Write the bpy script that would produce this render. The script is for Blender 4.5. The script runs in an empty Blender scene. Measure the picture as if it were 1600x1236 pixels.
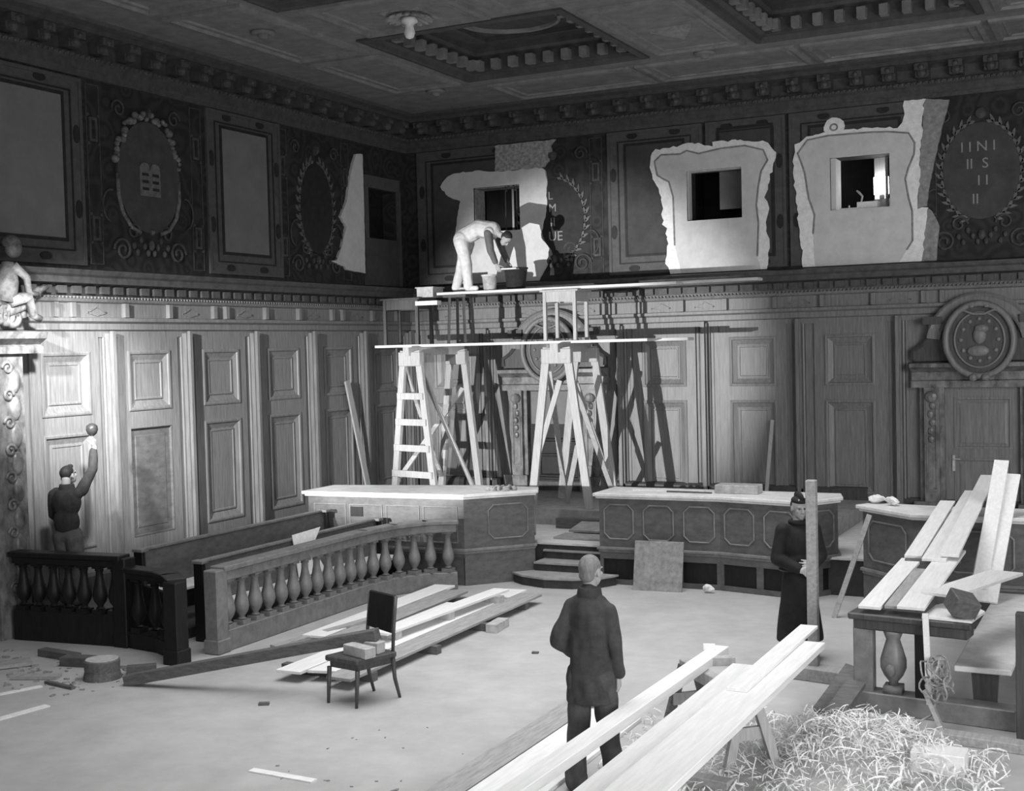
import bpy, bmesh, math, random
from mathutils import Vector, Matrix, Euler
random.seed(7)
PI = math.pi
SC = bpy.context.scene
COL = SC.collection

# ------------------------------------------------------------------ camera, world, lights, exposure
XL, YB = -12.6, 20.7            # planes of the wall with the doors (left) and of the wall behind the bench
cam_d = bpy.data.cameras.new('camera')
cam_d.sensor_fit = 'HORIZONTAL'; cam_d.sensor_width = 36.0
cam_d.lens = 1973.2 / 1600 * 36.0
cam_d.clip_end = 200
cam = bpy.data.objects.new('camera', cam_d); COL.objects.link(cam)
yaw, pit, rol = 4.67364535e-01, -3.81951865e-02, -2.47440476e-02
f_ = Vector((-math.sin(yaw) * math.cos(pit), math.cos(yaw) * math.cos(pit), math.sin(pit)))
r_ = f_.cross(Vector((0, 0, 1))).normalized(); u_ = r_.cross(f_)
r2 = r_ * math.cos(rol) + u_ * math.sin(rol); u2 = -r_ * math.sin(rol) + u_ * math.cos(rol)
cm = Matrix((r2, u2, -f_)).transposed().to_4x4(); cm.translation = Vector((0, 0, 3.35))
cam.matrix_world = cm
SC.camera = cam

w = bpy.data.worlds.new('world'); SC.world = w; w.use_nodes = True
w.node_tree.nodes['Background'].inputs[0].default_value = (1, 1, 1, 1)
w.node_tree.nodes['Background'].inputs[1].default_value = 0.045

def look(o, target):
    d = Vector(target) - o.location
    o.rotation_euler = d.to_track_quat('-Z', 'Y').to_euler()
def area(name, loc, target, sx, sy, power, spread=PI):
    l = bpy.data.lights.new(name, 'AREA'); l.shape = 'RECTANGLE'; l.size = sx; l.size_y = sy; l.energy = power; l.spread = spread
    o = bpy.data.objects.new(name, l); COL.objects.link(o); o.location = loc; look(o, target); return o
def spot(name, loc, target, power, angle, blend, radius):
    l = bpy.data.lights.new(name, 'SPOT'); l.energy = power; l.spot_size = math.radians(angle); l.spot_blend = blend; l.shadow_soft_size = radius
    o = bpy.data.objects.new(name, l); COL.objects.link(o); o.location = loc; look(o, target); return o
# area lights for unseen side windows; the one behind the camera is added fill
area('window_and_fill', (3.0, 12.5, 3.8), (-2.6, 20.7, 2.9), 3.2, 3.6, 95, math.radians(95))
area('window_and_fill', (4.2, 4.5, 3.2), (-2.4, 9.4, 0.4), 5.0, 3.2, 240, math.radians(110))
area('window_and_fill', (-1.0, -2.5, 4.2), (-8.5, 10.0, 3.0), 7.0, 3.0, 210)
# added fill light high over the open floor, shining down
area('hall_lamps', (-5.4, 11.5, 7.3), (-5.4, 11.7, 0.0), 6.5, 9.5, 350, math.radians(95))
# builders' flood lamp standing on the hall floor, trained on the scaffold
spot('flood_lamp', (-11.25, 6.5, 2.35), (-9.15, 20.7, 3.0), 8400, 29, 0.50, 0.04)
# unseen spots added out in the hall: glow and raking light on the panelling
spot('wall_lamp', (-8.9, 9.4, 5.4), (-12.6, 12.1, 2.75), 4200, 38, 1.0, 0.2)
spot('wall_lamp', (-9.5, 6.0, 5.2), (-12.6, 15.6, 2.2), 8200, 32, 1.0, 0.12)

vs = SC.view_settings
SC.display_settings.display_device = 'sRGB'
vs.view_transform = 'Standard'; vs.look = 'None'; vs.gamma = 1.0; vs.use_curve_mapping = False
vs.exposure = 0.0

# ------------------------------------------------------------------ materials
def mat(name, base, rough=0.6, var=0.25, scale=6.0, stretch=(1, 1, 1), bump=0.15, spec=0.3, detail=6.0, emit=0.0, kind='noise'):
    m = bpy.data.materials.new(name); m.use_nodes = True
    nt = m.node_tree; b = nt.nodes['Principled BSDF']
    b.inputs['Roughness'].default_value = rough
    b.inputs['Specular IOR Level'].default_value = spec
    tc = nt.nodes.new('ShaderNodeTexCoord'); mp = nt.nodes.new('ShaderNodeMapping'); mp.inputs['Scale'].default_value = stretch
    nt.links.new(tc.outputs['Object'], mp.inputs['Vector'])
    n = nt.nodes.new('ShaderNodeTexNoise'); n.inputs['Scale'].default_value = scale; n.inputs['Detail'].default_value = detail
    n.inputs['Roughness'].default_value = 0.65
    nt.links.new(mp.outputs[0], n.inputs['Vector'])
    r = nt.nodes.new('ShaderNodeValToRGB')
    lo, hi = base * (1 - var), base * (1 + var)
    r.color_ramp.elements[0].position = 0.3; r.color_ramp.elements[1].position = 0.72
    r.color_ramp.elements[0].color = (lo, lo, lo, 1); r.color_ramp.elements[1].color = (hi, hi, hi, 1)
    src = n.outputs['Fac']
    if kind == 'scroll':     # faint painted arabesque: bands of a warped distance field over the noise
        wv = nt.nodes.new('ShaderNodeTexVoronoi'); wv.feature = 'SMOOTH_F1'; wv.inputs['Scale'].default_value = 3.2
        add = nt.nodes.new('ShaderNodeMix'); add.data_type = 'VECTOR'; add.inputs['Factor'].default_value = 0.045
        nt.links.new(mp.outputs[0], add.inputs['A']); nt.links.new(n.outputs['Color'], add.inputs['B'])
        nt.links.new(add.outputs['Result'], wv.inputs['Vector'])
        sn = nt.nodes.new('ShaderNodeMath'); sn.operation = 'MULTIPLY'; sn.inputs[1].default_value = 30.0
        nt.links.new(wv.outputs['Distance'], sn.inputs[0])
        s2 = nt.nodes.new('ShaderNodeMath'); s2.operation = 'SINE'; nt.links.new(sn.outputs[0], s2.inputs[0])
        s3 = nt.nodes.new('ShaderNodeMath'); s3.operation = 'MULTIPLY_ADD'; s3.inputs[1].default_value = 0.22; nt.links.new(s2.outputs[0], s3.inputs[0])
        nt.links.new(n.outputs['Fac'], s3.inputs[2]); src = s3.outputs[0]
    nt.links.new(src, r.inputs['Fac'])
    nt.links.new(r.outputs['Color'], b.inputs['Base Color'])
    if bump:
        bp = nt.nodes.new('ShaderNodeBump'); bp.inputs['Strength'].default_value = bump; bp.inputs['Distance'].default_value = 0.01
        nt.links.new(src, bp.inputs['Height']); nt.links.new(bp.outputs[0], b.inputs['Normal'])
    if emit:
        b.inputs['Emission Color'].default_value = (1, 1, 1, 1); b.inputs['Emission Strength'].default_value = emit
    return m
M = {}
M['oak'] = mat('oak_panelling', 0.19, 0.45, 0.28, 5, (6, 6, 0.5), 0.2, 0.4)
M['oak_dark'] = mat('dark_oak', 0.07, 0.45, 0.35, 5, (6, 6, 0.6), 0.2, 0.4)
M['oak_shade_black'] = mat('black_oak_and_shade', 0.014, 0.5, 0.4, 5, (4, 4, 1), 0.1)  # black oak, also shade put into colour on the doorway leaf and bench openings
M['bench_oak'] = mat('bench_oak', 0.115, 0.42, 0.3, 7, (1, 1, 2), 0.2, 0.4)
M['bench_top'] = mat('dusty_bench_top', 0.72, 0.7, 0.2, 5, (1, 1, 1), 0.15)  # bright overhead light on the tops put into the colour
M['rail_oak'] = mat('railing_oak', 0.20, 0.42, 0.28, 9, (1, 1, 1), 0.2, 0.4)
M['cornice'] = mat('carved_cornice', 0.085, 0.55, 0.35, 9, (1, 1, 1), 0.4)
M['paint_dark'] = mat('dark_painted_wall', 0.032, 0.75, 0.28, 7, (1, 1, 1), 0.06, kind='scroll')
M['wreath'] = mat('pale_painted_leaves', 0.15, 0.7, 0.4, 14)
M['garland'] = mat('painted_garland', 0.17, 0.7, 0.7, 14)
M['paint_relief'] = mat('painted_ornament', 0.075, 0.7, 0.4, 12, (1, 1, 1), 0.3)
M['paint_frame'] = mat('painted_panel_frame', 0.095, 0.65, 0.22, 8, (1, 1, 1), 0.15)
M['paint_line'] = mat('dark_panel_line', 0.028, 0.65, 0.3, 8)
M['canvas'] = mat('plain_panel_field', 0.20, 0.8, 0.12, 3, (1, 1, 1), 0.05)
M['canvas_dark'] = mat('dark_panel_field', 0.07, 0.8, 0.25, 4, (1, 1, 1), 0.05)  # darker even tone than the plain panel field
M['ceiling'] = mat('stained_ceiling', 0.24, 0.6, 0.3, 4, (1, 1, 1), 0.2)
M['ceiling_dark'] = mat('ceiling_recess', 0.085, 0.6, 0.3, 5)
M['carving'] = mat('old_carving', 0.17, 0.5, 0.6, 10, (1, 1, 1), 0.5)
M['gilt'] = mat('pale_gilding', 0.32, 0.5, 0.3, 12)
M['plaster'] = mat('fresh_plaster', 0.66, 0.9, 0.10, 6, (1, 1, 1), 0.25)
M['plaster_white'] = mat('broken_plaster_edge', 0.90, 0.9, 0.14, 14, (1, 1, 1), 0.5)
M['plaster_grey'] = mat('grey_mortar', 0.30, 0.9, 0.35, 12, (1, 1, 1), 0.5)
M['plaster_rough'] = mat('stripped_brickwork', 0.36, 0.9, 0.55, 16, (1, 1, 1), 0.6)
M['floor'] = mat('dusty_hall_floor', 0.43, 0.8, 0.14, 2.2, (1, 1, 1), 0.15, detail=12)
M['dais'] = mat('dais_boards', 0.66, 0.8, 0.2, 5, (1, 4, 1), 0.2)
M['riser'] = mat('shaded_step_wood', 0.05, 0.6, 0.3, 6)  # shade on the upright step faces put into the colour
M['tread'] = mat('worn_step_tread', 0.34, 0.75, 0.25, 7)  # light on the flat step tops put into the colour
M['pine'] = mat('new_pine', 0.82, 0.6, 0.10, 4, (8, 0.7, 8), 0.1)
M['pine_x'] = mat('new_pine_across', 0.62, 0.6, 0.13, 4, (0.7, 8, 8), 0.1)
M['pine_z'] = mat('scaffold_pine', 0.40, 0.65, 0.2, 5, (7, 7, 0.8), 0.2)
M['pine_grey'] = mat('weathered_board', 0.36, 0.7, 0.25, 5, (6, 0.8, 6), 0.2)
M['timber_dark'] = mat('old_timber', 0.12, 0.6, 0.35, 6, (1, 6, 6), 0.3)
M['endgrain'] = mat('sawn_end_grain', 0.45, 0.8, 0.25, 14)
M['block'] = mat('wood_block', 0.42, 0.75, 0.3, 12)
M['marble'] = mat('mottled_marble', 0.17, 0.35, 0.75, 7, (1, 1, 0.6), 0.1, 0.5, 10)
M['black'] = mat('unlit_black', 0.012, 0.7, 0.3, 5)
M['night'] = mat('dark_room', 0.03, 0.8, 0.3, 3)
M['glass_dark'] = mat('dark_glass', 0.02, 0.15, 0.2, 3, bump=0)
M['iron'] = mat('dark_iron', 0.04, 0.4, 0.3, 20)
M['tin'] = mat('pale_tin', 0.5, 0.45, 0.4, 8)
M['paper'] = mat('crumpled_paper', 0.8, 0.85, 0.1, 10)
M['rubble'] = mat('mortar_lumps', 0.28, 0.9, 0.4, 20, (1, 1, 1), 0.6)
M['shavings'] = mat('wood_shavings', 0.80, 0.8, 0.25, 30)
M['wire'] = mat('tangled_wire', 0.3, 0.5, 0.5, 20)
M['lamp'] = mat('lamp_glow', 0.9, 0.5, 0, 5, emit=14.0, bump=0)
M['skin'] = mat('skin', 0.36, 0.55, 0.12, 14, bump=0.05)
M['skin_pale'] = mat('pale_skin', 0.34, 0.55, 0.12, 14, bump=0.05)
M['hair_grey'] = mat('grey_hair', 0.22, 0.7, 0.35, 40, (1, 1, 0.3), 0.5)
M['hair_dark'] = mat('dark_hair', 0.025, 0.6, 0.4, 40, (1, 1, 0.3), 0.5)
M['jacket'] = mat('dark_work_jacket', 0.055, 0.85, 0.35, 9, (1, 1, 1), 0.35)
M['trousers'] = mat('dark_work_trousers', 0.075, 0.85, 0.35, 9, (1, 1, 1), 0.35)
M['overall'] = mat('pale_overalls', 0.62, 0.85, 0.18, 9, (1, 1, 1), 0.35)
M['sleeve'] = mat('dark_sleeve', 0.12, 0.85, 0.3, 9)
M['greatcoat'] = mat('black_greatcoat', 0.018, 0.8, 0.4, 9, (1, 1, 1), 0.3)
M['jacket_mid'] = mat('grey_jacket', 0.045, 0.85, 0.35, 9, (1, 1, 1), 0.35)
M['glove'] = mat('pale_glove', 0.5, 0.8, 0.15, 14)
M['shoe'] = mat('black_leather', 0.02, 0.4, 0.3, 12)
M['letter'] = mat('painted_letters', 0.30, 0.7, 0.2, 8, bump=0)

# ------------------------------------------------------------------ mesh helpers
class MB:
    def __init__(self): self.v = []; self.f = []; self.smooth = False
    def add(self, vs, fs):
        o = len(self.v); self.v += [tuple(p) for p in vs]; self.f += [tuple(i + o for i in q) for q in fs]; return self
    def box(self, x0, x1, y0, y1, z0, z1):
        return self.add([(x, y, z) for z in (z0, z1) for (x, y) in ((x0, y0), (x1, y0), (x1, y1), (x0, y1))],
                        [(3, 2, 1, 0), (4, 5, 6, 7), (0, 1, 5, 4), (1, 2, 6, 5), (2, 3, 7, 6), (3, 0, 4, 7)])
    def cbox(self, c, s, rz=0.0, rx=0.0, ry=0.0):
        R = Euler((rx, ry, rz)).to_matrix(); c = Vector(c); h = [k / 2 for k in s]
        return self.add([c + R @ Vector((x * h[0], y * h[1], z * h[2])) for z in (-1, 1) for (x, y) in ((-1, -1), (1, -1), (1, 1), (-1, 1))],
                        [(3, 2, 1, 0), (4, 5, 6, 7), (0, 1, 5, 4), (1, 2, 6, 5), (2, 3, 7, 6), (3, 0, 4, 7)])
    def bar(self, a, b, wd, ht, up=(0, 0, 1)):
        a = Vector(a); b = Vector(b); d = (b - a).normalized(); up = Vector(up)
        s = d.cross(up)
        if s.length < 1e-4: s = d.cross(Vector((1, 0, 0)))
        s.normalize(); t = s.cross(d)
        vs = [p + s * (i * wd / 2) + t * (j * ht / 2) for p in (a, b) for (i, j) in ((-1, -1), (1, -1), (1, 1), (-1, 1))]
        return self.add(vs, [(3, 2, 1, 0), (4, 5, 6, 7), (0, 1, 5, 4), (1, 2, 6, 5), (2, 3, 7, 6), (3, 0, 4, 7)][0:0] or
                        [(0, 1, 2, 3), (7, 6, 5, 4), (4, 5, 1, 0), (5, 6, 2, 1), (6, 7, 3, 2), (7, 4, 0, 3)])
    def prism(self, poly, fn, d0, d1):
        n = len(poly)
        vs = [fn(p[0], p[1], d0) for p in poly] + [fn(p[0], p[1], d1) for p in poly]
        return self.add(vs, [tuple(range(n - 1, -1, -1)), tuple(range(n, 2 * n))] + [(i, (i + 1) % n, n + (i + 1) % n, n + i) for i in range(n)])
    def lathe(self, prof, c=(0, 0, 0), seg=16, sx=1.0, sy=1.0):
        n = len(prof); vs = []; fs = []
        for (r, z) in prof:
            for k in range(seg):
                a = 2 * PI * k / seg; vs.append((c[0] + r * math.cos(a) * sx, c[1] + r * math.sin(a) * sy, c[2] + z))
        for i in range(n - 1):
            for k in range(seg):
                fs.append((i * seg + k, i * seg + (k + 1) % seg, (i + 1) * seg + (k + 1) % seg, (i + 1) * seg + k))
        fs.append(tuple(range(seg - 1, -1, -1))); fs.append(tuple((n - 1) * seg + k for k in range(seg)))
        return self.add(vs, fs)
    def tube(self, pts, r, seg=8, closed=False):
        pts = [Vector(p) for p in pts]; n = len(pts); vs = []; fs = []; s = None
        for i, p in enumerate(pts):
            a = pts[(i - 1) % n] if (closed or i > 0) else p; b = pts[(i + 1) % n] if (closed or i < n - 1) else p
            d = (b - a).normalized(); up = Vector((0.13, 0.21, 0.97)) if abs(d.z) < 0.9 else Vector((0.97, 0.13, 0.2))
            s = d.cross(up).normalized() if s is None else (s - d * s.dot(d)).normalized()
            t = s.cross(d)
            rr = r[i] if isinstance(r, (list, tuple)) else r
            for k in range(seg):
                an = 2 * PI * k / seg; vs.append(p + s * (rr * math.cos(an)) + t * (rr * math.sin(an)))
        m = n if closed else n - 1
        for i in range(m):
            j = (i + 1) % n
            for k in range(seg): fs.append((i * seg + k, i * seg + (k + 1) % seg, j * seg + (k + 1) % seg, j * seg + k))
        if not closed:
            fs.append(tuple(range(seg - 1, -1, -1))); fs.append(tuple((n - 1) * seg + k for k in range(seg)))
        return self.add(vs, fs)
    def ball(self, c, r, seg=12, rings=8, R=None):
        if not isinstance(r, (list, tuple)): r = (r, r, r)
        c = Vector(c); vs = []; fs = []
        for i in range(rings + 1):
            th = PI * i / rings
            for k in range(seg):
                a = 2 * PI * k / seg; p = Vector((r[0] * math.sin(th) * math.cos(a), r[1] * math.sin(th) * math.sin(a), r[2] * math.cos(th)))
                vs.append(c + (R @ p if R else p))
        for i in range(rings):
            for k in range(seg): fs.append((i * seg + k, (i + 1) * seg + k, (i + 1) * seg + (k + 1) % seg, i * seg + (k + 1) % seg))
        return self.add(vs, fs)
    def sweep(self, prof, p0, p1, out, up=(0, 0, 1)):
        """straight moulding: closed profile of (depth, height) carried from p0 to p1"""
        p0 = Vector(p0); p1 = Vector(p1); out = Vector(out); up = Vector(up); n = len(prof)
        vs = [p + out * d + up * h for p in (p0, p1) for (d, h) in prof]
        return self.add(vs, [tuple(range(n - 1, -1, -1)), tuple(range(n, 2 * n))] + [(i, (i + 1) % n, n + (i + 1) % n, n + i) for i in range(n)])
    def rects(self, fn, u0, u1, z0, z1, levels, cap=True):
        """concentric rectangular steps: levels = [(inset, depth), ...]"""
        base = len(self.v); vs = []; fs = []
        for (ins, d) in levels:
            vs += [fn(u0 + ins, z0 + ins, d), fn(u1 - ins, z0 + ins, d), fn(u1 - ins, z1 - ins, d), fn(u0 + ins, z1 - ins, d)]
        for i in range(len(levels) - 1):
            for k in range(4): fs.append((i * 4 + k, i * 4 + (k + 1) % 4, (i + 1) * 4 + (k + 1) % 4, (i + 1) * 4 + k))
        if cap:
            q = (len(levels) - 1) * 4; fs.append((q, q + 1, q + 2, q + 3))
        return self.add(vs, fs)
    def build(self, name, material, parent=None, smooth=False, bevel=0.0):
        me = bpy.data.meshes.new(name)
        ofs = Vector((0, 0, 0))
        if parent is not None:
            ofs = world_loc(parent)
        elif self.v:
            xs = [p[0] for p in self.v]; ys = [p[1] for p in self.v]; zs = [p[2] for p in self.v]
            ofs = Vector(((min(xs) + max(xs)) / 2, (min(ys) + max(ys)) / 2, min(zs)))
        me.from_pydata([Vector(p) - ofs for p in self.v], [], self.f)
        bm = bmesh.new(); bm.from_mesh(me); bmesh.ops.recalc_face_normals(bm, faces=bm.faces)
        if bevel:
            es = [e for e in bm.edges if len(e.link_faces) == 2 and e.calc_face_angle(0) > 0.7]
            bmesh.ops.bevel(bm, geom=es, offset=bevel, segments=1, affect='EDGES', clamp_overlap=True)
        bm.to_mesh(me); bm.free()
        if smooth:
            me.polygons.foreach_set('use_smooth', [True] * len(me.polygons))
        if isinstance(material, str): material = M[material]
        me.materials.append(material)
        o = bpy.data.objects.new(name, me); COL.objects.link(o)
        if parent is not None: o.parent = parent
        else: o.location = ofs
        return o
def world_loc(o):
    p = Vector(o.location)
    while o.parent is not None:
        o = o.parent; p = p + Vector(o.location)
    return p
def tag(o, label=None, cat=None, group=None, kind=None):
    if label: o['label'] = label
    if cat: o['category'] = cat
    if group: o['group'] = group
    if kind: o['kind'] = kind
    return o
def thing(name, label, cat, loc, group=None, kind=None):
    o = bpy.data.objects.new(name, None); o.empty_display_size = 0.1; COL.objects.link(o); o.location = loc
    return tag(o, label, cat, group, kind)
def single(mb, name, material, label, cat, group=None, kind=None, smooth=False, bevel=0.0):
    return tag(mb.build(name, material, None, smooth, bevel), label, cat, group, kind)
def copy_tree(o, parent=None):
    c = o.copy(); COL.objects.link(c)
    if parent is not None: c.parent = parent
    for ch in [k for k in bpy.data.objects if k.parent == o]: copy_tree(ch, c)
    return c
def BW(u, z, d): return Vector((u, YB - d, z))        # wall behind the bench: u = x, d = out into the hall
def LW(u, z, d): return Vector((XL + d, u, z))        # wall with the small windows on the left: u = y
def wbox(mb, fn, u0, u1, z0, z1, d0, d1): return mb.prism([(u0, z0), (u1, z0), (u1, z1), (u0, z1)], fn, d0, d1)
def wsweep(mb, fn, prof, u0, u1):
    """moulding along a wall: closed profile of (depth, height) from u0 to u1"""
    n = len(prof)
    return mb.add([fn(u, h, d) for u in (u0, u1) for (d, h) in prof],
                  [tuple(range(n - 1, -1, -1)), tuple(range(n, 2 * n))] + [(i, (i + 1) % n, n + (i + 1) % n, n + i) for i in range(n)])
# ================================================================== SETTING
def structure(o): o['kind'] = 'structure'; return o
X1 = 6.0; Y0 = -3.0
b = MB().box(XL - 0.4, X1, Y0, YB + 0.4, -0.2, 0.0)
structure(b.build('floor', 'floor'))
# raised floors: judges' dais, its upper platform, the tiers of the dock
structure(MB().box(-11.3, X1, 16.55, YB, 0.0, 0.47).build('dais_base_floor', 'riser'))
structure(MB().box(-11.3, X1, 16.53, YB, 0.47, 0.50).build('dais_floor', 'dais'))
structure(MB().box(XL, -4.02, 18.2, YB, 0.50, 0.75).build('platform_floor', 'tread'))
structure(MB().box(-11.3, -10.15, 11.15, 15.2, 0.0, 0.12).build('tiered_floor', 'oak_dark'))
structure(MB().box(XL, -11.3, 11.15, 16.55, 0.0, 0.30).build('tiered_floor', 'oak_dark'))

# ---- wall slabs with the openings knocked through
def wall_slab(name, fn, u0, u1, z0, z1, holes, thick, material):
    us = sorted({u0, u1} | {h[0] for h in holes} | {h[1] for h in holes}); zs = sorted({z0, z1} | {h[2] for h in holes} | {h[3] for h in holes})
    mb = MB()
    for i in range(len(us) - 1):
        for j in range(len(zs) - 1):
            cu, cz = (us[i] + us[i + 1]) / 2, (zs[j] + zs[j + 1]) / 2
            if any(h[0] < cu < h[1] and h[2] < cz < h[3] for h in holes): continue
            wbox(mb, fn, us[i], us[i + 1], zs[j], zs[j + 1], -thick, 0.0)
    return structure(mb.build(name, material))
H2 = (-11.12, -10.17, 5.48, 6.30); H3 = (-7.0, -6.04, 5.42, 6.26); H4 = (-4.58, -3.64, 5.43, 6.27); H1 = (19.33, 20.32, 5.40, 6.29)
wall_back = wall_slab('wall_back', BW, XL - 0.4, X1, 0.0, 8.4, [H2, H3, H4], 0.42, 'paint_dark')
wall_left = wall_slab('wall_left', LW, Y0, YB, 0.0, 8.4, [H1], 0.42, 'paint_dark')

# ---- lower panelling: boarding, pilasters, raised panels
def panelling(wall, fn, u_edges, skip, z_base, part_m, deep=None):
    bd = MB()
    wbox(bd, fn, u_edges[0] - 0.02, u_edges[-1] + 0.02, z_base, 3.69, 0.0, 0.02)
    bd.build('boarding', part_m, wall)
    for k, u in enumerate(u_edges):
        if k in skip.get('pil', ()): continue
        p = MB(); wbox(p, fn, u - 0.055, u + 0.055, z_base, 3.67, 0.0, 0.12); wbox(p, fn, u - 0.028, u + 0.028, z_base, 3.70, 0.12, 0.17)
        for s in (-1, 1):
            p.add(*tube_along(fn, u + s * 0.075, 0.035, z_base, 3.62, 0.022))
            wbox(p, fn, u + s * 0.13 - 0.02, u + s * 0.13 + 0.02, z_base, 3.62, 0.0, 0.035)
        wbox(p, fn, u - 0.10, u + 0.10, z_base, z_base + 0.2, 0.0, 0.12)
        p.build('pilaster', part_m, wall)
    for k in range(len(u_edges) - 1):
        if k in skip.get('bay', ()): continue
        c = (u_edges[k] + u_edges[k + 1]) / 2 + skip.get('shift', 0.0)
        hw = skip.get('half', 0.40)
        st = MB(); uo = hw + 0.19
        for (a0, a1, b0, b1) in ((c - uo, c - hw, z_base + 0.1, 3.62), (c + hw, c + uo, z_base + 0.1, 3.62), (c - hw, c + hw, 3.41, 3.62), (c - hw, c + hw, 2.35, 2.62), (c - hw, c + hw, z_base + 0.1, 0.86)):
            wbox(st, fn, a0, a1, b0, b1, 0.0, 0.055)
        st.build('stile_board', part_m, wall)
        for (z0, z1) in ((2.62, 3.41), (0.86, 2.35)):
            q = MB()
            q.rects(fn, c - hw, c + hw, z0, z1, [(-0.02, 0.055), (-0.02, 0.07), (0.0, 0.075), (0.025, 0.07), (0.035, 0.05), (0.125, -0.006 + 0.02), (0.13, 0.035), (0.15, 0.035), (0.16, 0.024)] if deep != k or z1 > 3 else
                    [(-0.01, 0.055), (-0.01, 0.06), (0.0, 0.06), (0.008, 0.023), (0.10, 0.023), (0.11, 0.03), (0.13, 0.03)])
            q.build('wall_panel', part_m if deep != k or z1 > 3 else 'bench_oak', wall)
def tube_along(fn, u, d, z0, z1, r, seg=8):
    vs = [fn(u + r * math.cos(2 * PI * k / seg), z, d + r * math.sin(2 * PI * k / seg)) for z in (z0, z1) for k in range(seg)]
    return vs, [(k, (k + 1) % seg, seg + (k + 1) % seg, seg + k) for k in range(seg)] + [tuple(range(seg)), tuple(range(2 * seg - 1, seg - 1, -1))]
q = MB(); wbox(q, BW, XL, X1, 0.5, 3.69, 0.0, 0.012); q.build('boarding', 'oak', wall_back)
q = MB(); wbox(q, LW, Y0, 11.25, 0.0, 3.69, 0.0, 0.012); q.build('boarding', 'oak', wall_left)
UL = [11.25, 12.80, 14.33, 15.88, 17.42, 18.96, 20.50]
panelling(wall_left, LW, UL, {'bay': (), 'pil': (0,), 'shift': 0.0}, 0.3, 'oak', deep=1)
UB = [-12.45, -10.90, -8.26, -6.73, -5.13, -3.54]
panelling(wall_back, BW, UB, {'bay': (1,), 'half': 0.38, 'shift': 0.03}, 0.5, 'oak')
panelling(wall_back, BW, [-0.95, 0.65, 2.25], {'half': 0.38}, 0.5, 'oak')
for (wl, fn, u0, u1) in ((wall_left, LW, 11.3, YB), (wall_back, BW, XL, 3.0)):
    z0 = 0.3 if fn is LW else 0.75 if u0 < -4 else 0.5
    s = MB(); wsweep(s, fn, [(0, z0), (0.12, z0), (0.12, z0 + 0.16), (0.09, z0 + 0.19), (0.02, z0 + 0.21), (0, z0 + 0.21)], u0, u1 if fn is LW else -4.05); s.build('skirting', 'oak_dark', wl)
s = MB(); wsweep(s, BW, [(0, 0.5), (0.14, 0.5), (0.14, 0.60), (0.10, 0.66), (0.10, 0.74), (0.05, 0.80), (0, 0.82)], -4.05, 3.0); s.build('skirting', 'oak_dark', wall_back)

# ---- entablature between the panelling and the painted wall
def entablature(wall, fn, u0, u1, div, loz):
    a = MB()
    wsweep(a, fn, [(0, 3.62), (0.05, 3.62), (0.05, 3.70), (0.09, 3.72), (0.09, 3.80), (0.14, 3.83), (0.14, 3.875), (0.06, 3.885), (0.06, 4.07), (0.10, 4.09), (0.12, 4.13), (0.09, 4.14), (0.09, 4.17), (0, 4.17)], u0, u1)
    a.build('frieze', 'oak', wall)
    c = MB()
    wsweep(c, fn, [(0, 4.17), (0.11, 4.17), (0.11, 4.29), (0.17, 4.31), (0.26, 4.32), (0.26, 4.40), (0.30, 4.43), (0.32, 4.47), (0.32, 4.49), (0.02, 4.53), (0, 4.53)], u0, u1)
    c.build('ledge', 'cornice', wall)
    d = MB()
    u = u0 + 0.1
    while u < u1 - 0.05:
        wbox(d, fn, u, u + 0.15, 4.19, 4.29, 0.10, 0.165); u += 0.25
    d.build('dentil_band', 'cornice', wall)
    e = MB(); u = u0 + 0.05
    while u < u1 - 0.03:
        c0 = fn(u, 4.145, 0.115); e.ball(c0, 0.019, 6, 4); u += 0.062
    e.build('bead_moulding', 'oak', wall, smooth=True)
    for u in div:
        t = MB(); wbox(t, fn, u - 0.035, u + 0.035, 3.885, 4.075, 0.05, 0.13); t.build('frieze_block', 'oak', wall)
    for u in loz:
        t = MB()
        for (p, q) in (((-0.17, 3.95), (0, 4.03)), ((0, 4.03), (0.17, 3.95)), ((0.17, 3.95), (0, 3.91)), ((0, 3.91), (-0.17, 3.95))):
            t.bar(fn(u + p[0], p[1], 0.065), fn(u + q[0], q[1], 0.065), 0.016, 0.02)
        t.build('lozenge', 'oak', wall)
entablature(wall_left, LW, 10.0, YB, [11.85, 12.14, 13.10, 13.97, 14.94, 15.22, 16.18, 17.06, 18.01, 18.32, 19.27, 20.1], [12.6, 14.45, 15.7, 17.5, 18.8])
entablature(wall_back, BW, XL, X1, [-12.0, -11.2, -10.6, -10.3, -8.65, -8.36, -7.90, -7.11, -6.35, -5.5, -4.72, -3.91, -3.14, -2.86, -1.5, -1.2, -0.3], [-11.6, -10.0, -8.9, -7.5, -6.72, -5.1, -3.5, -0.7])

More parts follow.
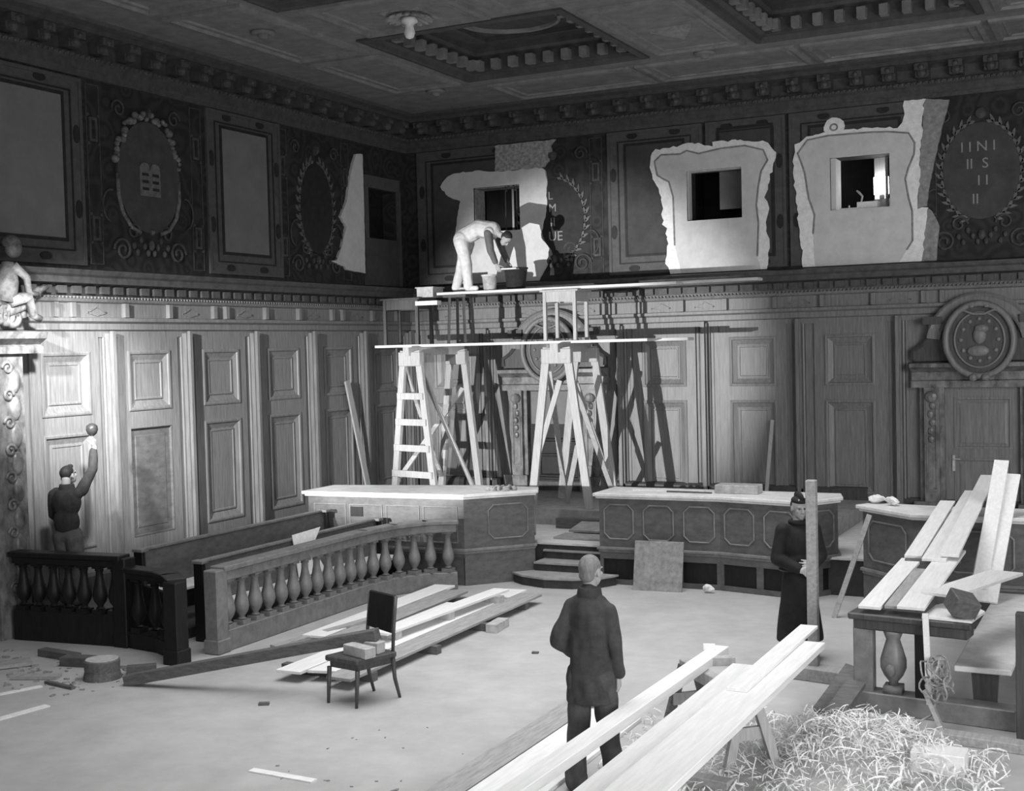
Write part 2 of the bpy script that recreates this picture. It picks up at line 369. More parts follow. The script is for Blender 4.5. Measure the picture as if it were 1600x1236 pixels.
# ---- top cornice with brackets
def top_cornice(wall, fn, u0, u1, first):
    a = MB()
    wsweep(a, fn, [(0, 7.06), (0.05, 7.06), (0.05, 7.12), (0.08, 7.14), (0.08, 7.24), (0.14, 7.27), (0.16, 7.31), (0.06, 7.33), (0.06, 7.52), (0.16, 7.55), (0.36, 7.57), (0.36, 7.63), (0.46, 7.66), (0.50, 7.70), (0.50, 7.75), (0, 7.75)], u0, u1)
    a.build('cornice', 'cornice', wall)
    u = first
    k = 0
    while u < u1 - 0.2:
        m = MB(); wbox(m, fn, u - 0.10, u + 0.10, 7.36, 7.56, 0.05, 0.24); wbox(m, fn, u - 0.10, u + 0.10, 7.46, 7.56, 0.24, 0.34)
        m.ball(fn(u, 7.42, 0.25), 0.075, 8, 6); m.ball(fn(u, 7.50, 0.33), 0.05, 8, 6)
        m.build('bracket', 'cornice', wall); u += 0.5; k += 1
    g = MB(); u = u0 + 0.06
    while u < u1 - 0.05:
        g.ball(fn(u, 7.285, 0.155), 0.025, 6, 4); u += 0.09
    g.build('bead_moulding', 'cornice', wall, smooth=True)
top_cornice(wall_left, LW, 10.0, YB, 10.71)
top_cornice(wall_back, BW, XL, X1, -12.1)

# ---- painted frames of the upper wall
def wbox_cut(mb, fn, u0, u1, z0, z1, d0, d1, holes=()):
    """box on a wall, less the openings"""
    us = sorted({u0, u1} | {min(max(h[k], u0), u1) for h in holes for k in (0, 1)}); zs = sorted({z0, z1} | {min(max(h[k], z0), z1) for h in holes for k in (2, 3)})
    for i in range(len(us) - 1):
        for j in range(len(zs) - 1):
            cu, cz = (us[i] + us[i + 1]) / 2, (zs[j] + zs[j + 1]) / 2
            if not any(h[0] < cu < h[1] and h[2] < cz < h[3] for h in holes): wbox(mb, fn, us[i], us[i + 1], zs[j], zs[j + 1], d0, d1)
def wring(mb, fn, u0, u1, z0, z1, t, d0, d1, holes=()):
    for q in ((u0, u1, z0, z0 + t), (u0, u1, z1 - t, z1), (u0, u0 + t, z0 + t, z1 - t), (u1 - t, u1, z0 + t, z1 - t)): wbox_cut(mb, fn, *q, d0, d1, holes)
OPEN_BACK = (H2, H3, H4)
def painted_frame(wall, fn, u0, u1, z0, z1, field='canvas', iw=0.35):
    hs = OPEN_BACK if fn is BW else (H1,)
    f = MB(); wbox_cut(f, fn, u0 + 0.05, u1 - 0.05, z0 + 0.05, z1 - 0.05, 0.0, 0.022, hs); wring(f, fn, u0, u1, z0, z1, 0.05, 0.0, 0.036, hs)
    fr = f.build('picture_frame', 'paint_frame', wall)
    t = MB(); wring(t, fn, u0 + 0.19, u1 - 0.19, z0 + 0.18, z1 - 0.17, 0.022, 0.022, 0.034, hs); wring(t, fn, u0 + iw - 0.04, u1 - iw + 0.04, z0 + iw - 0.05, z1 - iw + 0.13, 0.045, 0.022, 0.036, hs)
    t.build('dark_band', 'paint_line', fr)
    q = MB(); wbox_cut(q, fn, u0 + iw, u1 - iw, z0 + iw - 0.01, z1 - iw + 0.09, 0.022, 0.028, hs); q.build('picture_field', field, fr)
    pts = [(u0 + (u1 - u0) * s, z) for s in (0.27, 0.72) for z in (z0 + 0.10, z1 - 0.09)] + [(u, z0 + (z1 - z0) * s) for u in (u0 + 0.105, u1 - 0.105) for s in (0.3, 0.7)]
    for i, (u, z) in enumerate(pts):
        if any(h[0] - 0.1 < u < h[1] + 0.1 and h[2] - 0.1 < z < h[3] + 0.1 for h in hs): continue
        o = MB(); e = (0.10, 0.055) if i < 4 else (0.055, 0.12)
        o.prism([(u + e[0] * math.cos(k * PI / 8), z + e[1] * math.sin(k * PI / 8)) for k in range(16)], fn, 0.022, 0.034); o.build('cartouche', 'paint_line', fr)
painted_frame(wall_left, LW, 10.0, 12.50, 4.57, 7.03)
painted_frame(wall_left, LW, 14.97, 16.77, 4.57, 7.05)
painted_frame(wall_back, BW, -12.33, -9.95, 4.57, 7.05, 'canvas_dark')
painted_frame(wall_back, BW, -8.45, -6.72, 4.57, 7.05, 'canvas_dark')
painted_frame(wall_back, BW, -6.66, -5.30, 4.57, 7.05, 'canvas_dark', 0.24)
painted_frame(wall_back, BW, -5.24, -3.15, 4.57, 7.05, 'canvas_dark')

# ---- painted devices between the frames
def arc(c, rx, rz, a0, a1, n): return [(c[0] + rx * math.cos(math.radians(a0 + (a1 - a0) * k / n)), c[1] + rz * math.sin(math.radians(a0 + (a1 - a0) * k / n))) for k in range(n + 1)]
def curl(c, r, turns, s, n=22): return [(c[0] + s * r * (1 - 0.8 * k / n) * math.cos(turns * 2 * PI * k / n), c[1] + r * (1 - 0.8 * k / n) * math.sin(turns * 2 * PI * k / n)) for k in range(n + 1)]
def relief(mb, fn, pts, r, d=0.02): mb.tube([fn(p[0], p[1], d) for p in pts], r, 6)
def leaf(mb, fn, u, z, ang, ln, wd, d=0.025):
    c, s = math.cos(ang), math.sin(ang)
    poly = [(0, 0), (ln * 0.3, wd), (ln * 0.7, wd * 0.8), (ln, 0), (ln * 0.7, -wd * 0.6), (ln * 0.3, -wd)]
    mb.prism([(u + x * c - y * s, z + x * s + y * c) for x, y in poly], fn, d - 0.02, d)
def device(wall, fn, c, rx, rz, hw, z0, z1, wreath):
    root = MB(); root.prism(arc(c, rx, rz, 0, 360, 36)[:-1], fn, 0.0, 0.03); fld = root.build('shield', 'paint_line' if wreath == 'leaves' else 'canvas_dark', wall)
    s = MB()
    for sg in (-1, 1):
        relief(s, fn, curl((c[0] + sg * 0.55, z0 + 0.24), 0.17, 1.6, sg), 0.020); relief(s, fn, curl((c[0] + sg * 0.33, z0 + 0.50), 0.13, 1.2, -sg), 0.018)
        relief(s, fn, curl((c[0] + sg * 0.55, z1 - 0.27), 0.13, 1.4, sg), 0.015); relief(s, fn, arc((c[0] + sg * (rx + 0.12), c[1] - 0.45), 0.16, 0.22, 100 if sg > 0 else 80, -80 if sg > 0 else 260, 10), 0.014)
        for k in range(5):
            s.ball(fn(c[0] + sg * (0.06 + 0.07 * k), z0 + 0.22 + 0.09 * (k % 3), 0.02), (0.035, 0.03, 0.05), 8, 6)
        for zc in (z0 + 0.5, z1 - 0.62):     # small pilaster cartouches at the sides
            s.rects(fn, c[0] + sg * hw - 0.07, c[0] + sg * hw + 0.07, zc - 0.16, zc + 0.16, [(0, 0.0), (0, 0.02), (0.035, 0.02), (0.035, 0.0)], cap=False)
            for (du, dz) in ((-0.09, -0.19), (0.09, -0.19), (-0.09, 0.19), (0.09, 0.19)): s.ball(fn(c[0] + sg * hw + du, zc + dz, 0.01), 0.024, 6, 4)
        s.rects(fn, c[0] + sg * hw - 0.12, c[0] + sg * hw + 0.12, z0 + 0.02, z1 - 0.02, [(0, 0.0), (0, 0.012), (0.012, 0.012), (0.012, 0.0)], cap=False)
    s.ball(fn(c[0], z0 + 0.33, 0.02), (0.06, 0.04, 0.08), 8, 6); s.ball(fn(c[0], z1 - 0.26, 0.02), (0.09, 0.04, 0.09), 8, 6)
    s.build('scroll_ornament', 'paint_relief', wall)
    g = MB()
    if wreath == 'fruit':
        for k in range(34):
            a = math.radians(8 + 164 * k / 33); rr = 1.0 + random.uniform(-0.06, 0.09)
            g.ball(fn(c[0] + rx * rr * math.cos(a), c[1] + 0.08 + rz * rr * math.sin(a), 0.03), random.uniform(0.03, 0.06), 8, 6)
        for sg in (-1, 1):
            relief(g, fn, [(c[0] + sg * rx * 0.98, c[1] + 0.0), (c[0] + sg * rx * 0.98, c[1] - rz * 0.35), (c[0] + sg * rx * 0.86, c[1] - rz * 0.68), (c[0] + sg * rx * 0.6, c[1] - rz * 0.92), (c[0] + sg * rx * 0.32, c[1] - rz * 1.0)], 0.030)
        g.ball(fn(c[0] + 0.02, c[1] - rz * 0.98, 0.03), 0.045, 8, 6)
        g.build('fruit_garland', 'garland', fld, smooth=True)
    else:
        for k in range(14):
            for sg in (-1, 1):
                a = math.radians(-72 + 142 * k / 13); u = c[0] + sg * rx * 1.02 * math.cos(a); z = c[1] + rz * 1.02 * math.sin(a)
                t = a + PI / 2 if sg > 0 else PI / 2 - a + 0
                t = math.atan2(rz * math.cos(a), -sg * rx * math.sin(a))
                leaf(g, fn, u, z, t + 0.75, 0.16, 0.026); leaf(g, fn, u, z, t - 0.75, 0.16, 0.026); leaf(g, fn, u, z, t, 0.13, 0.036)
        g.build('leaf_wreath', 'wreath', fld)
    return fld
sh = device(wall_left, LW, (13.73, 5.86), 0.62, 0.78, 1.02, 4.58, 7.02, 'fruit')
t = MB()
for k in (0, 1):
    u0 = 13.53 + k * 0.205; t.prism([(u0, 5.6), (u0 + 0.20, 5.6), (u0 + 0.20, 5.98)] + arc((u0 + 0.10, 5.98), 0.10, 0.085, 20, 160, 6) + [(u0, 5.98)], LW, 0.03, 0.045)
t.build('law_tablet', 'wreath', sh)
tl = MB()
for k in (0, 1):
    for j in range(3): wbox(tl, LW, 13.57 + k * 0.205, 13.70 + k * 0.205, 5.68 + j * 0.10, 5.72 + j * 0.10, 0.045, 0.048)
tl.build('tablet_writing', 'paint_line', sh)
device(wall_left, LW, (17.75, 5.78), 0.46, 0.76, 0.9, 4.58, 7.02, 'leaves')
wr = device(wall_back, BW, (-9.52, 5.62), 0.60, 0.72, 0.84, 4.58, 7.02, 'leaves')
md = device(wall_back, BW, (-2.28, 5.88), 0.56, 0.74, 0.78, 4.58, 7.02, 'pale')
def lettering(parent, fn_loc, text, size, rot):
    c = bpy.data.curves.new('inscription', 'FONT'); c.body = text; c.size = size; c.extrude = 0.003; c.align_x = 'LEFT'; c.resolution_u = 3
    o = bpy.data.objects.new('inscription', c); COL.objects.link(o); c.materials.append(M['letter']); o.parent = parent
    o.location = Vector(fn_loc) - world_loc(parent); o.rotation_euler = rot; return o
RB = (PI / 2, 0, 0)
for (tx, u, z, s) in (('L', -9.61, 5.98, 0.20), ('M', -9.60, 5.76, 0.20), ('II', -9.58, 5.50, 0.22), ('UE', -9.62, 5.24, 0.24)):
    lettering(wr, BW(u, z, 0.034), tx, s, RB)
for (tx, u, z, s) in (('I I N I', -2.58, 6.18, 0.22), ('II  S', -2.50, 5.92, 0.22), ('I I', -2.34, 5.66, 0.22), ('II', -2.42, 5.38, 0.22)):
    lettering(md, BW(u, z, 0.034), tx, s, RB)

# ---- plaster broken away round the new openings
R3o = [(-7.63, 6.57), (-7.55, 6.67), (-7.27, 6.7), (-7.08, 6.7), (-7.03, 6.73), (-6.77, 6.71), (-6.53, 6.65), (-6.51, 6.72), (-5.97, 6.7), (-5.59, 6.63), (-5.48, 6.49), (-5.46, 6.36), (-5.53, 6.14), (-5.6, 5.91), (-5.65, 5.71), (-5.58, 5.57), (-5.64, 5.38), (-5.61, 5.04), (-5.6, 4.75), (-5.65, 4.54), (-7.32, 4.54), (-7.36, 4.64), (-7.42, 4.78), (-7.36, 4.94), (-7.38, 5.31), (-7.44, 5.38), (-7.45, 5.73), (-7.49, 6.01), (-7.6, 6.18), (-7.66, 6.39)]
R3i = [(-7.56, 6.48), (-7.44, 6.58), (-7.1, 6.56), (-6.98, 6.61), (-6.77, 6.54), (-6.39, 6.59), (-5.97, 6.6), (-5.66, 6.5), (-5.59, 6.33), (-5.7, 6.16), (-5.75, 5.92), (-5.79, 5.61), (-5.76, 5.3), (-5.79, 4.76), (-5.74, 4.54), (-7.12, 4.54), (-7.23, 5.02), (-7.24, 5.85), (-7.31, 6.11), (-7.4, 6.16), (-7.52, 6.24)]
R4o = [(-5.14, 6.55), (-4.93, 6.64), (-4.67, 6.68), (-4.13, 6.7), (-3.83, 6.7), (-3.51, 6.64), (-3.41, 6.79), (-3.41, 7.06), (-3.08, 7.07), (-3.11, 6.96), (-3.15, 6.47), (-3.22, 5.37), (-3.08, 5.36), (-3.17, 4.54), (-5.04, 4.54), (-5.05, 4.8), (-5.09, 5.16), (-5.14, 5.74), (-5.18, 6.14)]
R4i = [(-5.09, 6.39), (-4.93, 6.59), (-4.59, 6.63), (-3.93, 6.62), (-3.64, 6.6), (-3.34, 6.55), (-3.25, 6.39), (-3.26, 6.22), (-3.35, 6.01), (-3.4, 5.84), (-3.35, 5.53), (-3.3, 5.33), (-3.3, 4.87), (-3.39, 4.73), (-3.51, 4.54), (-4.83, 4.54), (-4.86, 5.07), (-4.83, 5.38), (-4.92, 5.65), (-4.98, 6.07), (-5.04, 6.26)]
R4s = [(-3.08, 7.06), (-2.73, 7.0), (-2.88, 6.44), (-3.04, 5.71), (-3.08, 5.40), (-3.22, 5.37), (-3.15, 6.47), (-3.11, 6.96)]
R4t = [(-3.09, 5.36), (-3.04, 5.35), (-2.97, 5.25), (-2.9, 5.07), (-2.95, 4.54), (-3.17, 4.54)]
R2o = [(-11.81, 6.37), (-11.73, 6.51), (-11.53, 6.61), (-10.99, 6.61), (-10.67, 6.56), (-9.70, 6.56), (-9.64, 6.51), (-9.61, 6.31), (-9.63, 5.98), (-9.62, 5.9), (-9.76, 5.31), (-9.59, 5.11), (-9.66, 4.82), (-9.83, 4.54), (-11.44, 4.54), (-11.53, 5.47), (-11.4, 6.08), (-11.66, 6.18)]
R2b = [(-10.64, 7.04), (-9.42, 7.04), (-9.53, 6.94), (-9.49, 6.78), (-9.66, 6.56), (-10.66, 6.56)]
F1 = [(18.96, 6.85), (19.17, 6.87), (19.17, 6.51), (19.17, 6.1), (19.15, 4.74), (18.55, 4.78), (18.51, 4.82), (18.1, 4.91), (18.27, 4.93), (18.44, 5.2), (18.59, 5.53), (18.42, 5.7), (18.62, 5.97), (18.75, 6.41), (18.86, 6.68)]
def jag(poly, amp, step=0.06, keep=lambda p: False):
    out = []
    n = len(poly)
    for i in range(n):
        a, c = poly[i], poly[(i + 1) % n]; L = math.hypot(c[0] - a[0], c[1] - a[1]); k = max(1, int(L / step))
        for j in range(k):
            s = j / k; p = (a[0] + (c[0] - a[0]) * s, a[1] + (c[1] - a[1]) * s)
            out.append(p if keep(p) else (p[0] + random.uniform(-amp, amp), p[1] + random.uniform(-amp, amp)))
    return out
def patch(wall, fn, poly, hole, d0, d1, name, material, amp=0.012):
    """flat patch of plaster with the opening cut out of it, triangulated"""
    keep = lambda p: p[1] < 4.56
    pts = jag(poly, amp, keep=keep)
    bm = bmesh.new()
    loops = [pts] + ([[(hole[0], hole[2]), (hole[1], hole[2]), (hole[1], hole[3]), (hole[0], hole[3])]] if hole else [])
    es = []
    for lp in loops:
        vs = [bm.verts.new((p[0], p[1], 0)) for p in lp]
        es += [bm.edges.new((vs[i], vs[(i + 1) % len(vs)])) for i in range(len(vs))]
    bmesh.ops.triangle_fill(bm, use_beauty=True, use_dissolve=False, edges=es, normal=(0, 0, 1))
    if hole:
        bad = [f for f in bm.faces if hole[0] < f.calc_center_median().x < hole[1] and hole[2] < f.calc_center_median().y < hole[3]]
        if bad: bmesh.ops.delete(bm, geom=bad, context='FACES')
    fs = list(bm.faces)
    r = bmesh.ops.extrude_face_region(bm, geom=fs)
    for v in [g for g in r['geom'] if isinstance(g, bmesh.types.BMVert)]: v.co.z = 1.0
    bm.verts.index_update()
    mb = MB(); mb.add([fn(v.co.x, v.co.y, d1 if v.co.z > 0.5 else d0) for v in bm.verts], [tuple(v.index for v in f.verts) for f in bm.faces]); bm.free()
    return mb.build(name, material, wall)
patch(wall_back, BW, R3o, H3, 0.0, 0.050, 'plaster_edge', 'plaster_white', 0.022)
patch(wall_back, BW, R3i, H3, 0.050, 0.056, 'plaster_patch', 'plaster', 0.006)
patch(wall_back, BW, R4o, H4, 0.0, 0.050, 'plaster_edge', 'plaster_white', 0.018)
patch(wall_back, BW, R4i, H4, 0.050, 0.056, 'plaster_patch', 'plaster', 0.006)
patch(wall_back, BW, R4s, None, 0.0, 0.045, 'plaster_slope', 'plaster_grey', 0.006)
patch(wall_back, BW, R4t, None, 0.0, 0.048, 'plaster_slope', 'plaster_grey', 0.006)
patch(wall_back, BW, R2o, H2, 0.0, 0.050, 'plaster_patch', 'plaster', 0.012)
patch(wall_back, BW, R2b, None, 0.0, 0.045, 'bare_brick', 'plaster_rough', 0.010)
patch(wall_left, LW, F1, None, 0.0, 0.05, 'plaster_flap', 'plaster', 0.006)
q = MB(); q.prism(jag(arc((-4.5, 6.77), 0.17, 0.14, 0, 360, 14)[:-1], 0.012), BW, 0.0, 0.055); q.build('plaster_spot', 'plaster_white', wall_back)
q = MB(); q.tube([BW(p[0], p[1], 0.058) for p in arc((-4.5, 6.755), 0.055, 0.05, 0, 360, 16)[:-1]], 0.014, 6, True); q.build('plaster_ring', 'plaster_grey', wall_back)
for (poly) in (R3i, R4i):                      # grey tube in place of the shade line round the recessed plaster
    q = MB(); k0 = max(i for i in range(len(poly)) if poly[i][1] < 4.56 and poly[(i + 1) % len(poly)][1] >= 4.56); q.tube([BW(p[0], p[1], 0.054) for p in (poly[k0 + 1:] + poly[:k0 + 1]) if p[1] > 4.56], 0.016, 6); q.build('rim_shade', 'plaster_grey', wall_back)
q = MB(); wbox(q, LW, 19.20, 20.40, 4.54, 5.39, 0.0, 0.04); q.build('blank_panel', 'canvas_dark', wall_left)
q = MB(); wbox(q, LW, 19.20, 20.40, 6.30, 6.52, 0.0, 0.05); wbox(q, LW, 19.20, 19.32, 5.39, 6.30, 0.0, 0.05); wbox(q, LW, 20.33, 20.42, 4.54, 6.30, 0.0, 0.05); q.build('opening_surround', 'paint_frame', wall_left)

# ---- what is seen through the openings: booth behind each, with its parts
def booth(name, fn, H, dark, parts):
    u0, u1, z0, z1 = H; mb = MB(); t = 0.42
    wbox(mb, fn, u0 - 0.3, u1 + 0.3, z0 - 0.3, z1 + 0.3, -t - 1.3, -t - 1.25)
    wbox(mb, fn, u0 - 0.3, u0 - 0.25, z0 - 0.3, z1 + 0.3, -t - 1.25, -t); wbox(mb, fn, u1 + 0.25, u1 + 0.3, z0 - 0.3, z1 + 0.3, -t - 1.25, -t)
    wbox(mb, fn, u0 - 0.25, u1 + 0.25, z0 - 0.3, z0 - 0.25, -t - 1.25, -t); wbox(mb, fn, u0 - 0.25, u1 + 0.25, z1 + 0.25, z1 + 0.3, -t - 1.25, -t)
    o = structure(mb.build(name, dark))
    for (n, m, c) in parts:
        q = MB(); wbox(q, fn, *c); q.build(n, m, o)
    return o
booth('window_1', LW, H1, 'night', [('glass_pane', 'glass_dark', (19.30, 20.35, 5.35, 6.33, -0.30, -0.29))])
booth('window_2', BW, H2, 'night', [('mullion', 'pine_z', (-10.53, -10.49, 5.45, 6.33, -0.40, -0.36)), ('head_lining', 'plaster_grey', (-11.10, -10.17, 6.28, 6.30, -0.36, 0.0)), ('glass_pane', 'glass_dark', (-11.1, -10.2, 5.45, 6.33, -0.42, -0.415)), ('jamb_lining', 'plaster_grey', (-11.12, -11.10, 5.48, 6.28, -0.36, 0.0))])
booth('window_3', BW, H3, 'night', [('jamb_lining', 'plaster', (-7.0, -6.98, 5.44, 6.26, -0.16, 0.0)), ('head_lining', 'plaster', (-6.98, -6.04, 6.245, 6.26, -0.16, 0.0)), ('shutter_board', 'canvas', (-6.55, -5.98, 5.62, 6.30, -0.40, -0.37))])
w4 = booth('window_4', BW, H4, 'night', [('mullion', 'pine_z', (-3.78, -3.74, 5.40, 6.30, -0.40, -0.36)), ('jamb_lining', 'plaster', (-4.58, -4.50, 5.44, 6.27, -0.41, -0.02)), ('curtain', 'pine_z', (-4.02, -3.80, 5.62, 6.35, -0.75, -0.73))])
l4 = bpy.data.lights.new('booth_bulb', 'POINT'); l4.energy = 4; l4.shadow_soft_size = 0.08
lo = bpy.data.objects.new('booth_bulb', l4); COL.objects.link(lo); lo.location = BW(-3.90, 5.85, -0.62)
# ---- coffered ceiling
ZC = 7.70
cx = [(-9.77, -6.83), (-4.98, -2.05), (-0.20, 2.75)]; cy = [(15.09, 18.15), (10.10, 13.10)]
us = sorted({XL - 0.4, X1} | {a for c in cx for a in c}); ys = sorted({7.0, YB + 0.4} | {a for c in cy for a in c})
mb = MB()
for i in range(len(us) - 1):
    for j in range(len(ys) - 1):
        cu, cv = (us[i] + us[i + 1]) / 2, (ys[j] + ys[j + 1]) / 2
        if any(a < cu < b for a, b in cx) and any(a < cv < b for a, b in cy): continue
        mb.box(us[i], us[i + 1], ys[j], ys[j + 1], ZC, ZC + 0.7)
mb.box(XL - 0.4, X1, Y0, YB + 0.4, ZC + 0.7, ZC + 0.8)
mb.box(XL - 0.4, X1, Y0, 7.0, ZC, ZC + 0.7)
ceiling = structure(mb.build('ceiling', 'ceiling'))
def CE(u, v, d): return Vector((u, v, ZC - d))
for (x0, x1) in cx:
    for (y0, y1) in cy:
        q = MB()
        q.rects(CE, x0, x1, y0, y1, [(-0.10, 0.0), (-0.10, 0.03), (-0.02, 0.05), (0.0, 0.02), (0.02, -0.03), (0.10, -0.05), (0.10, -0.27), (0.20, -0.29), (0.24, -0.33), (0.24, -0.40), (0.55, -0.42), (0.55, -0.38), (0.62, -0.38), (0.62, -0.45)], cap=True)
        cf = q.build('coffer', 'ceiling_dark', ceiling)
        d = MB(); n = 9
        for k in range(n):
            for (a, c, hor) in ((x0, x1, True), (y0, y1, False)):
                p = a + 0.10 + (c - a - 0.20) * (k + 0.5) / n
                for e in (0, 1):
                    if hor:
                        yy = (y0 + 0.10, y0 + 0.24) if e == 0 else (y1 - 0.24, y1 - 0.10); d.box(p - 0.06, p + 0.06, yy[0], yy[1], ZC + 0.07, ZC + 0.22)
                    else:
                        xx = (x0 + 0.10, x0 + 0.24) if e == 0 else (x1 - 0.24, x1 - 0.10); d.box(xx[0], xx[1], p - 0.06, p + 0.06, ZC + 0.07, ZC + 0.22)
        d.build('dentil_band', 'ceiling', cf)
        o = MB(); mx, my = (x0 + x1) / 2, (y0 + y1) / 2
        o.tube([(mx + 0.75 * math.cos(k * PI / 12), my + 0.75 * math.sin(k * PI / 12), ZC + 0.44) for k in range(24)], 0.045, 6, True); o.build('coffer_ring', 'ceiling', cf)
def shallow(x0, x1, y0, y1, name='ceiling_panel'):
    q = MB(); q.rects(CE, x0, x1, y0, y1, [(-0.06, 0.002), (-0.05, 0.04), (0.02, 0.05), (0.04, 0.012), (0.10, 0.012), (0.12, 0.025), (0.15, 0.025), (0.17, 0.002)], cap=False); return q.build(name, 'ceiling', ceiling)
shallow(-11.28, -10.12, 12.75, 15.60); shallow(-11.28, -10.12, 9.5, 12.4); shallow(-11.28, -10.12, 15.95, 18.3)
shallow(-9.55, -7.75, 13.35, 14.85); shallow(-7.45, -4.38, 13.35, 14.70); shallow(-4.1, -2.3, 13.35, 14.85); shallow(-2.0, 0.4, 13.35, 14.85)
shallow(-6.55, -5.25, 15.3, 18.1); shallow(-1.75, -0.5, 15.3, 18.1); shallow(-6.55, -5.25, 10.2, 13.0)
for (x0, x1) in ((-9.7, -7.3), (-7.1, -4.7), (-4.5, -2.1), (-1.9, 0.4)): shallow(x0, x1, 18.75, 19.95)
for (x, y) in ((-10.68, 13.95), (-5.92, 18.42), (-10.68, 18.6), (-1.12, 18.42), (-5.9, 14.05)):
    q = MB(); q.lathe([(0.0, 0.0), (0.16, 0.0), (0.17, -0.03), (0.10, -0.05), (0.07, -0.03), (0.06, -0.09), (0.0, -0.10)], (x, y, ZC), 14); q.build('rosette', 'ceiling', ceiling, smooth=True)
q = MB(); q.prism([(-6.15, 16.7), (-5.55, 16.7), (-5.85, 17.3)], CE, 0.0, 0.05); q.build('ceiling_wedge', 'gilt', ceiling)
q = MB(); q.prism([(-5.95 + 0.0, 13.9), (-5.2, 13.9), (-5.6, 14.4)], CE, 0.0, 0.04); q.build('ceiling_wedge', 'ceiling_dark', ceiling)
# carved light fitting
r = thing('ceiling_lamp', 'pale carved ceiling lamp with square leafy plate and hanging drop between the coffers', 'ceiling lamp', (-8.55, 14.25, ZC))
q = MB()
for k in range(16):
    a = 2 * PI * k / 16; R = Matrix.Rotation(a, 3, 'Z') @ Matrix.Rotation(0.35, 3, 'Y')
    q.ball((-8.55 + 0.20 * math.cos(a), 14.25 + 0.20 * math.sin(a), ZC - 0.04), (0.13, 0.05, 0.03), 8, 5, R)
q.cbox((-8.55, 14.25, ZC - 0.01), (0.55, 0.55, 0.02)); q.build('leaf_plate', 'gilt', r, smooth=False)
q = MB(); q.lathe([(0.0, 0.0), (0.10, 0.0), (0.11, -0.05), (0.05, -0.09), (0.06, -0.14), (0.075, -0.19), (0.05, -0.25), (0.0, -0.27)], (-8.55, 14.25, ZC - 0.05), 12); q.build('glass_drop', 'plaster_white', r, smooth=True)

